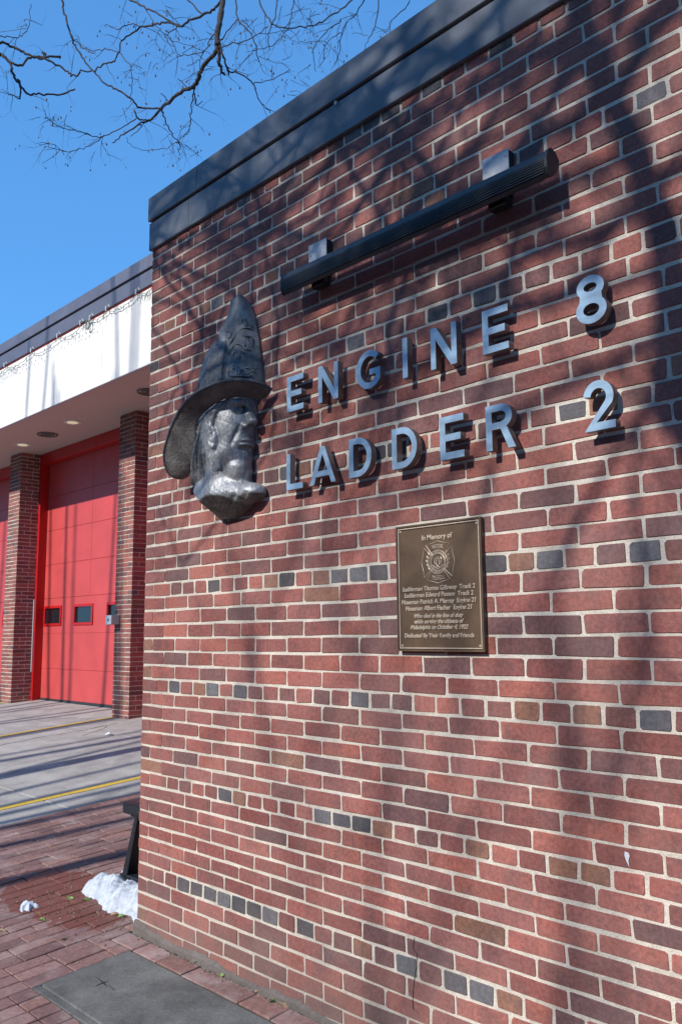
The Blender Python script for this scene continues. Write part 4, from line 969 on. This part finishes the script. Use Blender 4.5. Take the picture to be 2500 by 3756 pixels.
# ------------------------------------------------------------------ leaves, litter, grit
def leaf(px, py, s, rz, mat, label, lobed=False):
    p = on_g(px, py); mb = MB(); n = 12; pts = []
    for i in range(n):
        t = 2 * math.pi * i / n; rr = s * (1 if not lobed else (1.0 if i % 2 == 0 else .45)) * (1 if not lobed else 1); pts.append((rr * math.cos(t), rr * (.45 if not lobed else .85) * math.sin(t), .004 + .006 * math.sin(t * 2 + px)))
    vs = [(0, 0, .007)] + pts + [(x, y, z - .0012) for x, y, z in pts]; fs = [(0, 1 + i, 1 + (i+1) % n) for i in range(n)] + [(1 + (i+1) % n, 1 + i, 1 + n + i, 1 + n + (i+1) % n) for i in range(n)]
    mb.poly(vs, fs); obj('fallen_leaf', mb.mesh('fallen_leaf', mat), None, (p.x, p.y, gz(p.x, p.y) + .003), rot=(.1, .1, rz), label=label, cat='leaf', group='fallen leaves on the ground')
leaf(258, 3296, .026, .4, M['leaf_g'], 'bright green lobed leaf on the damp pavers left of the snow heap', True)
leaf(314, 3303, .026, 1.2, M['leaf_g'], 'dull green leaf at the left tip of the snow heap', True)
leaf(155, 3377, .022, .2, M['leaf_g'], 'grey green leaf lying below the small snow chunk')
leaf(450, 3364, .024, .9, M['leaf_g'], 'fresh green narrow leaf at the lower edge of the snow heap')
leaf(425, 3357, .028, .8, M['leaf_b'], 'tan leaf stuck to the lower edge of the snow heap')
leaf(234, 3449, .016, 2.0, M['leaf_g'], 'little green leaf in a paver joint above the concrete slab')
leaf(5, 3418, .024, .6, M['leaf_b'], 'pale dry leaf at the left edge of the photo')
leaf(728, 3533, .020, .9, M['leaf_g'], 'yellow green leaf at the wall foot, leftmost of those there')
leaf(820, 3583, .016, .3, M['leaf_g'], 'small pale green leaf at the wall foot in the middle')
leaf(1000, 3676, .020, 1.9, M['leaf_g'], 'dark green leaf beside the large tan leaf at the wall foot')
leaf(1042, 3688, .036, .0, M['leaf_b'], 'large tan dry leaf at the wall foot, biggest of the leaves')
leaf(953, 3640, .022, .7, M['leaf_b'], 'brown curled leaf at the wall foot left of the dark green one')
lt = MB(); lt.poly([(-.05,-.03,0),(.06,-.02,.02),(.05,.03,.012),(0,.045,.03),(-.06,.02,.008),(0,0,.04)], [(0,1,5),(1,2,5),(2,3,5),(3,4,5),(4,0,5)]); p = on_g(400, 2697)
obj('paper_scrap', lt.mesh('paper_scrap', M['sign_w']), None, (p.x, p.y, gz(p.x, p.y) + .004), label='crumpled white paper scrap on the driveway before the garage pier', cat='litter')
gr = MB(); r = random.Random(12)
def pebble(x, y, s, c):
    z = gz(x, y) + s * .3; gr.cur = c; v = [(x + s*r.uniform(.6, 1)*a, y + s*r.uniform(.6, 1)*b, z + s*.7*c_) for a, b, c_ in ((1,0,0),(-1,0,0),(0,1,0),(0,-1,0),(0,0,1),(0,0,-1))]
    gr.poly(v, [(0,2,4),(2,1,4),(1,3,4),(3,0,4),(2,0,5),(1,2,5),(3,1,5),(0,3,5)])
for i in range(1500):
    k = r.random()
    if k < .42: x, y = r.gauss(-.62, .38), r.gauss(.05, .17)
    elif k < .72: x, y = r.uniform(.05, 2.6), -.004 - abs(r.gauss(0, .022))
    else: x, y = r.uniform(-2.4, 1.2), r.uniform(-.9, 1.6)
    if y > -.014 and x > .0: y = -.016 - r.random() * .01
    pebble(x, y, r.uniform(.0015, .0055) * (1.3 if k < .42 else 1), r.choice([(.20,.13,.08,1), (.26,.19,.13,1), (.08,.05,.035,1), (.32,.28,.24,1), (.12,.09,.05,1)]))
gm, nt, b = newmat('grit'); at = N(nt, 'ShaderNodeAttribute'); at.attribute_name = 'tint'; nt.links.new(at.outputs['Color'], b.inputs['Base Color']); b.inputs['Roughness'].default_value = .9
obj('grit', gr.mesh('grit', gm, tint=True), kind='stuff')

# ------------------------------------------------------------------ row houses added unseen behind the camera to block low sky light
def added_row_house(x, hgt, colr, lab):
    h = bpy.data.objects.new('added_row_house', None); COL.objects.link(h); h.location = (x, -24, -.3); h['label'] = lab; h['category'] = 'house'; h['group'] = 'added row houses across the street'
    mt = simple('house_front', colr, .9); mb = MB(); mb.box(0, 5.58, -8, 0, 0, hgt); obj('wall', mb.mesh('wall', mt), h)
    mb = MB(); mb.box(-.05, 5.6, -8.1, .3, hgt, hgt + .45); obj('cornice', mb.mesh('cornice', M['white_panel']), h)
    for k in range(3):
        for j in range(4):
            if j == 0 and k == 0: continue
            z = 1.2 + j * 3.0; f = MB(); f.box(.6 + k * 1.7, 1.6 + k * 1.7, .002, .05, z, z + 1.7); w = obj('window', f.mesh('window', M['white_panel']), h); g = MB(); g.box(.68 + k * 1.7, 1.52 + k * 1.7, .051, .06, z + .08, z + 1.62); obj('pane', g.mesh('pane', M['glass']), w)
    f = MB(); f.box(.6, 1.6, .002, .06, .3, 2.6); obj('door', f.mesh('door', M['bench']), h)
for i in range(12):
    added_row_house(-34 + i * 5.6, [13.0, 12.6, 13.2, 12.8][i % 4], [(.20,.085,.07), (.28,.22,.18), (.17,.075,.065), (.22,.11,.09)][i % 4], ['brick', 'pale', 'dark brick', 'brown brick'][i % 4] + ' four storey row house added across the street to block low sky, number %s from the left' % ['one', 'two', 'three', 'four', 'five', 'six', 'seven', 'eight', 'nine', 'ten', 'eleven', 'twelve'][i])
# ------------------------------------------------------------------ trees
def twigs(mb, p, d, ln, rad, depth, r, droop=0., pods=None, n=3, spread=.8, taper=.55):
    P = [p.copy()]; dd = d.normalized(); seg = 4
    for i in range(seg):
        dd = (dd + Vector((r.gauss(0, .16), r.gauss(0, .16), r.gauss(0, .16) - droop)))
        dd.normalize(); P.append(P[-1] + dd * ln / seg)
    R = [rad * (1 - (1 - taper) * i / seg) for i in range(seg + 1)]; mb.tube(P, R, 3 if rad < .012 else 5, False)
    if depth == 0:
        if pods is not None and r.random() < .38: pods.append(P[-1])
        return
    for k in range(n):
        i = r.choice([1, 2, 3, 4]) if k else 4; q = P[i]
        nd = (dd + Vector((r.uniform(-1, 1), r.uniform(-1, 1), r.uniform(-.7, .9))) * spread).normalized(); twigs(mb, q, nd, ln * r.uniform(.55, .8), R[i] * .62, depth - 1, r, droop, pods, n, spread, taper)
def shadow_pt(px, py, t, wall_y=0.):         # the point a distance t before the wall whose shadow falls on the wall there
    w = on_y(px, py, wall_y); return Vector((w.x - SUNX * t, wall_y - t, w.z + SUNK * t))
def tree(name, label, x, y, limbs, twig_spec, trunk_r, trunk_top, seed, trunk_pts=None, sprays=()):
    t = bpy.data.objects.new(name, None); COL.objects.link(t); t.location = (x, y, gz(x, y) - .06); t['label'] = label; t['category'] = 'tree'
    o0 = Vector(t.location); r = random.Random(seed)
    P = [Vector(p) - o0 for p in (trunk_pts or [(x, y, o0.z), (x + .03, y, o0.z + trunk_top * .5), (x - .02, y + .03, o0.z + trunk_top)])]
    P = catmull(P, 5); mb = MB(); mb.tube(P, [trunk_r * (1.15 - .35 * i / (len(P) - 1)) for i in range(len(P))], 12); obj('trunk', mb.mesh('trunk', M['bark'], True), t)
    tw = MB()
    for pts, r0, r1 in limbs:
        Q = catmull([Vector(p) - o0 for p in pts], 5); mb = MB(); n = len(Q); mb.tube(Q, [r0 + (r1 - r0) * i / (n - 1) for i in range(n)], 7); obj('branch', mb.mesh('branch', M['bark'], True), t)
        for k in range(int(twig_spec[0] * n)):
            i = r.randrange(1, n); dvec = (Q[i] - Q[i-1]).normalized() + Vector((r.uniform(-1, 1), r.uniform(-.8, .8), r.uniform(-.8, .8)))
            twigs(tw, Q[i], dvec, twig_spec[1] * r.uniform(.6, 1.2), twig_spec[2], twig_spec[3], r, twig_spec[4])
    for p, d, ln, rd in sprays: twigs(tw, Vector(p) - o0, Vector(d), ln * 1.1, rd * 1.55, 4, r, 0., None, 3, .62, .62)
    if tw.v: obj('twigs', tw.mesh('twigs', M['bark']), t, kind='stuff')
    return t
K = 1.5944
def SP(pts, t, wy=0.): return [shadow_pt(a * K, b * K, t, wy) for a, b in pts]
# tree A: its limb throws the broad curving shadow at the right
A = SP([(1320,-120),(1335,60),(1368,150),(1405,230),(1452,330),(1484,430),(1522,520),(1538,620),(1548,720),(1545,820),(1548,900),(1560,1000)], 6.2)[::-1]
A = [Vector((4.4, -6.3, .5)), Vector((4.1, -6.3, 2.6)), Vector((3.5, -6.25, 4.6)), Vector((3.05, -6.2, 5.6))] + A[1:]
limbs = [(A, .085, .040),
         (SP([(1545,760),(1568,700),(1600,640),(1660,560)], 6.0), .05, .03), (SP([(1532,600),(1570,640),(1640,650)], 6.0), .04, .025),
         (SP([(1415,250),(1450,150),(1500,80),(1590,10)], 6.1), .030, .018), (SP([(1372,200),(1310,128),(1260,136),(1215,150),(1150,195),(1080,250)], 5.8), .024, .010),
         (SP([(1100,160),(1060,250),(1030,310),(985,380),(934,480),(900,560)], 4.2), .016, .006), (SP([(1250,60),(1180,140),(1120,170),(1060,250)], 4.4), .02, .014),
         (SP([(1380,560),(1440,500),(1500,470)], 5.), .02, .012), (SP([(1180,300),(1080,360),(1000,420),(900,470),(820,560)], 5.5), .014, .006),
         (SP([(1530,1000),(1450,880),(1380,840),(1280,820)], 6.), .016, .006)]
tree('street_tree', 'bare street tree whose limb shadows the right of the wall', 4.5, -6.3, limbs, (.22, .9, .008, 2, 0.), .16, 3, 31, [(4.5, -6.3, -.4), (4.45, -6.3, .6), (4.1, -6.3, 2.4)],
     [(SP([(a, b_)], 6.2)[0], d, ln, rd) for a, b_, d, ln, rd in ((1340, 80, (-1, .3, .1), .9, .020), (1350, 120, (-1, .2, -.5), 1.0, .020), (1400, 230, (-1, .3, -.25), 1.0, .019), (1460, 350, (-1, .1, -.1), .9, .018), (1500, 460, (-1, .3, -.5), .9, .018),
      (1535, 620, (-1, .2, .1), .8, .016), (1545, 760, (-1, .1, -.35), .9, .016), (1410, 240, (.6, .2, .8), .7, .018), (1480, 430, (1, .2, .3), .6, .016), (1250, -100, (-.8, .2, -.5), 1.1, .020), (1050, -60, (-.6, .3, -.7), 1.1, .019), (1545, 840, (-.8, .2, -.8), .7, .014),
      (1200, 150, (-1, .2, -.4), 1., .018), (1150, 250, (-1, .1, -.9), .9, .016), (1250, 330, (-.9, .1, -.6), .9, .015), (1380, 620, (-1, .1, -.3), .8, .015), (1000, 60, (-1, .1, -.5), 1., .018), (900, 330, (-1, .1, -.6), .8, .014), (1450, 100, (.6, .1, .5), .8, .018), (1500, 560, (.8, .1, -.2), .7, .016))])
# tree B: finer boughs nearer the wall, above the bust
B0 = Vector((-1.6, -6.5, 0))
bl = [(SP([(200,420),(330,560),(380,640),(430,700),(470,780)], 3.4), .018, .008), (SP([(250,500),(400,560),(560,560),(640,620),(720,640)], 3.8), .016, .006),
      (SP([(560,430),(600,520),(620,640),(640,760),(630,900)], 3.2), .014, .006), (SP([(330,850),(420,820),(480,760),(560,700)], 3.6), .013, .006),
      (SP([(360,1010),(400,900),(440,860),(460,700)], 3.5), .012, .006), (SP([(600,900),(625,1000),(560,1120),(420,1300)], 3.6), .012, .006),
      (SP([(480,1000),(520,950),(540,1020),(510,1120)], 3.), .009, .005), (SP([(700,540),(760,640),(850,700),(900,820)], 4.), .014, .006),
      (SP([(520,400),(500,480),(430,560),(350,620)], 3.4), .013, .006)]
for pts, a, b_ in list(bl): pass
hub = Vector((-.6, -4.6, 6.4)); lead = [(hub + Vector((-.9, -1.6, -2.2)), hub)]
limbs = [([B0 + Vector((0, 0, 3.)), Vector((-1.2, -5.8, 4.8)), hub], .09, .06)]
for pts, a, b_ in bl:
    st_ = max(pts[:1] + pts[-1:], key=lambda p: p.z); seq = pts if st_ is pts[0] else pts[::-1]; limbs.append(([hub, hub.lerp(seq[0], .5) + Vector((0, 0, .25))] + seq, a * 1.25, b_))
tree('street_tree', 'bare street tree whose thin twigs shadow the bronze head', B0.x, B0.y, limbs, (.16, .6, .006, 2, 0.), .15, 3.1, 33, None,
     [(SP([(a, b_)], 4.)[0], d, ln, rd) for a, b_, d, ln, rd in ((330, 560, (.6, .2, -.6), .5, .012), (560, 430, (.3, .2, -.9), .6, .013), (560, 560, (.9, .1, -.2), .6, .012), (760, 300, (.2, .2, -1), .7, .014), (860, 200, (.5, .2, -.8), .7, .014), (640, 760, (-.4, .2, -.9), .5, .011), (420, 300, (.4, 0, -.8), .6, .013),
      (420, 900, (.2, .1, -1), .45, .010), (960, 560, (-.5, .1, -.8), .6, .012), (1000, 150, (-.8, .1, -.4), .7, .012), (480, 380, (-.8, .1, -.4), .6, .012), (700, 330, (-.8, .1, -.3), .7, .013), (900, 240, (-.8, .1, -.2), .7, .013), (520, 700, (-.6, .1, -.8), .5, .009), (1100, 90, (-.9, .1, -.2), .8, .014))])
# tree C: tall far tree, its upright leaders give the soft vertical bands
C0 = Vector((1.6, -14.5, 0)); tC = 14.
cl = [([(1320,1950),(1300,1800),(1296,1600),(1262,1400),(1296,1200),(1230,1000),(1160,860)], .027, .020), ([(860,2050),(905,1850),(880,1650),(790,1450),(760,1250),(820,1050),(880,850)], .017, .013),
      ([(1420,1900),(1530,1600),(1460,1420),(1530,1260),(1568,1100)], .016, .012)]
limbs = []
for pts, a, b_ in cl:
    q = SP(pts, tC); base = C0 + Vector((0, 0, 3.4)); limbs.append(([base, base.lerp(q[0], .45) + Vector((0, 0, -.2))] + q, a * 1.2, b_))
tree('street_tree', 'tall bare tree across the street, its leaders shadowing the lower wall', C0.x, C0.y, limbs, (.16, 1.3, .010, 2, 0.), .24, 3.5, 35, None,
     [(SP([(a, b_)], 12.5)[0], d, ln, rd) for a, b_, d, ln, rd in [(340 + 88 * i + 30 * math.sin(i * 2.3), 780 - 52 * i + 130 * math.sin(i * 1.9), (math.sin(i * 1.3), .2, .9 - .5 * math.cos(i * 2.1)), 1.5, .024) for i in range(14)] + [(420 + 95 * i, 1150 - 60 * i + 60 * math.sin(i * 2.7), (math.cos(i), .2, .7), 1.1, .020) for i in range(12)] + [(870,1400,(-.5,.2,-.7),1.2,.011), (700,1180,(-.4,.2,-.8),1.2,.011), (1280,1560,(-.6,.2,-.8),1.4,.012), (1060,1300,(-.5,.2,-.7),1.3,.011), (1500,1250,(-.3,.2,-1),1.2,.012), (520,1250,(.3,.2,-.8),1.0,.011)]])
# trees in front of the garage (out of frame), shading canopy, doors and driveway
for i, (x, y, seed) in enumerate(((-9.5, -9., 41), (-6.2, -12., 42), (-13.5, -10.5, 43), (-3.2, -10., 44))):
    r = random.Random(seed); limbs = []
    for k in range(7):
        a = k * .9 + r.random(); s = r.uniform(.8, 2.0); b0 = Vector((x, y, 3.0 + .25 * k)); limbs.append(([b0, b0 + Vector((s*.5*math.cos(a), s*.5*math.sin(a), 2.2)), b0 + Vector((s*math.cos(a), s*math.sin(a), 5.6)), b0 + Vector((s*1.3*math.cos(a), s*1.3*math.sin(a), 10. + 2 * r.random()))], .085, .025))
    tree('street_tree', ['bare street tree in line with the nearest bay door', 'bare tree on the far side of the street, second from the garage', 'bare street tree beyond the far bay', 'slender bare tree between garage and brick front'][i], x, y, limbs, (.22, 1.7, .014, 2, 0.), .14, 4.8, seed)
# the tree whose twigs cross the sky: traced boughs, procedural twiglets and pods
def SK(x, y):
    px, py = x / 1.2544, y / 1.2544; d = 7.0 + .45 * math.sin(px * .0045 + .6) + .4 * math.cos(py * .007 + px * .002); return Vector(CAM + ray(px, py) / np.linalg.norm(ray(px, py)) * d)
ST = bpy.data.objects.new('street_tree', None); COL.objects.link(ST); s0 = Vector((-4.6, -2.2, gz(-4.6, -2.2))); ST.location = s0
ST['label'] = 'bare tree with hanging seed pods reaching across the sky at upper left'; ST['category'] = 'tree'
mb = MB(); P = catmull([Vector((0, 0, -.1)), Vector((.05, 0, 1.8)), Vector((0, .08, 3.8)), Vector((.1, .2, 5.6))], 5); mb.tube(P, [.17 - .07 * i / (len(P)-1) for i in range(len(P))], 12); obj('trunk', mb.mesh('trunk', M['bark'], True), ST)
BRS = [([(1050,-420),(1030,-200),(1022,-10),(1012,90),(1000,190),(998,232)], 13, 9), ([(998,232),(945,290),(918,335),(905,380),(890,402)], 8, 7), ([(890,402),(830,425),(780,470),(740,500)], 7, 5.5), ([(740,500),(690,550),(640,570),(570,620),(518,657)], 5, 2),
 ([(1003,225),(1010,290),(1018,320),(1030,347)], 6.5, 4), ([(1008,180),(1022,240),(1040,300),(1052,345)], 4, 3), ([(1040,300),(1062,332),(1110,340),(1165,385),(1180,440),(1215,485),(1245,520)], 3.2, 1.6), ([(1165,385),(1240,370),(1335,322)], 2, 1.2),
 ([(740,500),(650,497),(600,450),(545,415),(490,390),(435,330)], 4, 3.2), ([(435,330),(385,270),(340,200),(320,140),(295,60),(285,0),(262,-60)], 3.4, 4.4), ([(435,330),(380,326),(342,350),(310,330),(250,290),(190,268),(140,268),(92,300),(50,290)], 3, 5.2), ([(50,290),(20,262),(-10,245),(-220,150)], 5.4, 8),
 ([(-60,190),(0,197),(60,215),(110,240),(160,262),(215,262),(282,262)], 5.5, 4.4), ([(205,262),(200,245),(215,248)], 4, 4), ([(48,290),(70,360),(110,410),(132,432),(200,435),(280,432),(346,410)], 5, 3.2), ([(85,365),(95,400),(92,455)], 4, 3), ([(92,455),(62,440),(38,432)], 2.6, 1.6),
 ([(435,330),(470,300),(520,285),(545,245),(560,190),(620,145),(655,122)], 3.2, 3.4), ([(655,122),(710,112),(770,104),(830,122),(870,95),(930,70),(985,42),(1018,5)], 3.6, 5), ([(830,124),(770,90),(700,50),(640,20),(580,-10)], 3, 4), ([(930,70),(885,22),(850,-20)], 2.6, 3), ([(830,122),(812,124),(780,152),(762,142)], 2.6, 1.5),
 ([(650,122),(592,110),(545,136),(503,122)], 2.4, 1.3), ([(898,402),(890,440),(880,520),(878,560),(865,610),(828,640)], 2.6, 1.4), ([(742,505),(762,560),(790,618),(826,655),(823,716)], 3, 1.4), ([(895,430),(905,482),(932,468)], 2.8, 1.5), ([(640,572),(652,585),(600,628)], 2.6, 1.2), ([(620,510),(636,545),(660,552),(700,552)], 3, 3),
 ([(628,545),(560,585),(490,622),(458,634)], 2.4, 2), ([(458,634),(400,612),(330,600),(290,590),(240,560),(215,540)], 2, 1.3), ([(480,622),(430,662),(350,690),(290,695),(245,662),(180,664)], 1.9, 1.1), ([(740,430),(770,460),(785,468)], 1.6, 2), ([(762,690),(800,660),(826,655)], 1, 2), ([(580,632),(620,680),(700,690),(760,680)], 1., 1.4),
 ([(1085,-30),(1092,80),(1150,150),(1170,200),(1190,285)], 3, 1.8), ([(1095,88),(1050,140),(1008,200)], 2, 2.4), ([(1180,-40),(1215,60),(1250,110),(1232,170),(1240,232)], 3, 1.6), ([(1250,112),(1272,50),(1278,-20)], 2, 2.6), ([(1250,114),(1300,128),(1400,125),(1480,100),(1568,40),(1640,-20)], 2, 3), ([(1000,218),(1060,205),(1130,185),(1180,155),(1232,118)], 2.2, 1.5),
 ([(552,245),(600,310),(606,420),(600,470)], 1.8, 1.2), ([(545,238),(500,228),(430,232),(380,222),(352,180)], 2, 1.3), ([(320,150),(350,185),(410,240),(440,240)], 1.8, 1.1), ([(-20,160),(0,165),(60,172),(100,162),(135,120),(143,20)], 2.6, 1.2), ([(1010,120),(970,180),(940,235),(870,255),(820,250),(785,170)], 2.2, 1.3), ([(940,235),(900,290),(860,300)], 1.8, 1.),
 ([(820,360),(860,400),(895,400)], 1.4, 2), ([(1568,95),(1500,150),(1440,230),(1452,330)], 2.2, 1.1), ([(1700,-40),(1640,60),(1580,120),(1560,240),(1545,290)], 2.6, 1.2), ([(1740,-30),(1730,100),(1690,190),(1668,240)], 2.4, 1.), ([(1900,-60),(1870,30),(1800,90),(1790,160)], 2.6, 1.), ([(1568,150),(1500,200),(1480,290),(1460,310)], 1.6, 1.), ([(1350,-20),(1340,60),(1310,150),(1250,210),(1160,230)], 2.2, 1.2), ([(640,15),(680,60),(720,120),(780,180),(880,210)], 1.8, 1.1)]
pods = []; r = random.Random(77); tw = MB(); UPX = 7. / FPX / 1.2544
for pts, w0, w1 in BRS:
    Q = catmull([SK(*p) - s0 for p in pts], 5); n = len(Q); jit = [Vector((r.gauss(0, .004), r.gauss(0, .004), r.gauss(0, .004))) if 0 < i < n-1 else Vector() for i in range(n)]; Q = [a + b_ for a, b_ in zip(Q, jit)]
    mb = MB(); mb.tube(Q, [(w0 + (w1 - w0) * i / (n-1)) * UPX * .98 * r.uniform(.92, 1.12) for i in range(n)], 7 if w0 > 4 else 5); obj('branch', mb.mesh('branch', M['bark'], True), ST)
    thick = max(w0, w1)
    for i in range(2, n, 1):
        if r.random() < (.15 if thick < 4 else .07):
            d = (Q[i] - Q[i-1]).normalized() + Vector((r.uniform(-1, 1), r.uniform(-1, 1), r.uniform(-1, .6))); twigs(tw, Q[i], d, r.uniform(.07, .22), .0024, r.choice([1, 2, 2]), r, .05, pods, 2, .9, .6)
# dense pod clusters the photo shows
for (x, y, k, sp) in ((235,545,16,50),(260,690,9,50),(480,680,8,30),(650,310,16,70),(720,230,14,50),(840,260,14,60),(900,290,10,50),(960,330,9,40),(1090,130,10,60),(1215,280,12,60),(1320,390,12,50),(1310,330,10,60),(1440,60,18,90),(1500,240,20,70),(1350,150,10,80),(640,370,8,40),(830,640,8,40),(900,705,5,20),(1180,230,8,50),(1380,60,10,80),(1150,110,8,60),(760,40,10,80),(690,90,8,60),(1600,60,14,60),(1720,120,10,60),(120,120,4,50),(20,330,5,40),(560,450,4,40),(980,160,8,40)):
    for j in range(int(k * .42)):
        p = SK(x + r.gauss(0, sp*.7), y + r.gauss(0, sp*.6)) - s0; d = Vector((r.uniform(-1, 1), r.uniform(-1, 1), r.uniform(-1, .3))); twigs(tw, p, d, r.uniform(.06, .16), .0022, 1, r, .08, pods, 2, .9, .6)
obj('twigs', tw.mesh('twigs', M['bark']), ST, kind='stuff')
pm = MB()
for p in pods:
    s = r.uniform(.0035, .006); q = p + Vector((r.uniform(-.004, .004), r.uniform(-.004, .004), -s * 3.6)); pm.tube([p, p.lerp(q, .35), p.lerp(q, .7), q], [.001, s*.8, s, .001], 5, False)
obj('seed_pods', pm.mesh('seed_pods', M['pod']), ST, kind='stuff')
# boughs joining the traced ones to the trunk, above and left of the frame
for pts, a, b_ in (([Vector((-4.5,-2.0,5.2)), Vector((-3.6,-1.2,7.6)), Vector((-2.3,.2,8.3)), SK(1050,-420)], .085, .038), ([Vector((-4.5,-2.0,4.6)), Vector((-3.9,-1.2,5.9)), Vector((-3.2,-.4,6.3)), SK(-220,150)], .06, .024),
                   ([Vector((-3.6,-1.2,7.6)), SK(100,-500), SK(262,-60)], .03, .013), ([Vector((-2.3,.2,8.3)), SK(1500,-500), SK(1640,-20)], .03, .010), ([Vector((-2.3,.2,8.3)), SK(1300,-300), SK(1278,-20)], .02, .008),
                   ([Vector((-3.9,-1.2,5.9)), SK(-350,100), SK(-60,190)], .03, .016), ([SK(1050,-420), SK(1100,-150), SK(1085,-30)], .015, .008), ([SK(1500,-500), SK(1800,-200), SK(1740,-30)], .012, .007), ([SK(1500,-500), SK(2000,-250), SK(1900,-60)], .012, .007)):
    Q = catmull([Vector(p) - s0 for p in pts], 6); n = len(Q); mb = MB(); mb.tube(Q, [a + (b_ - a) * i / (n-1) for i in range(n)], 8); obj('branch', mb.mesh('branch', M['bark'], True), ST)
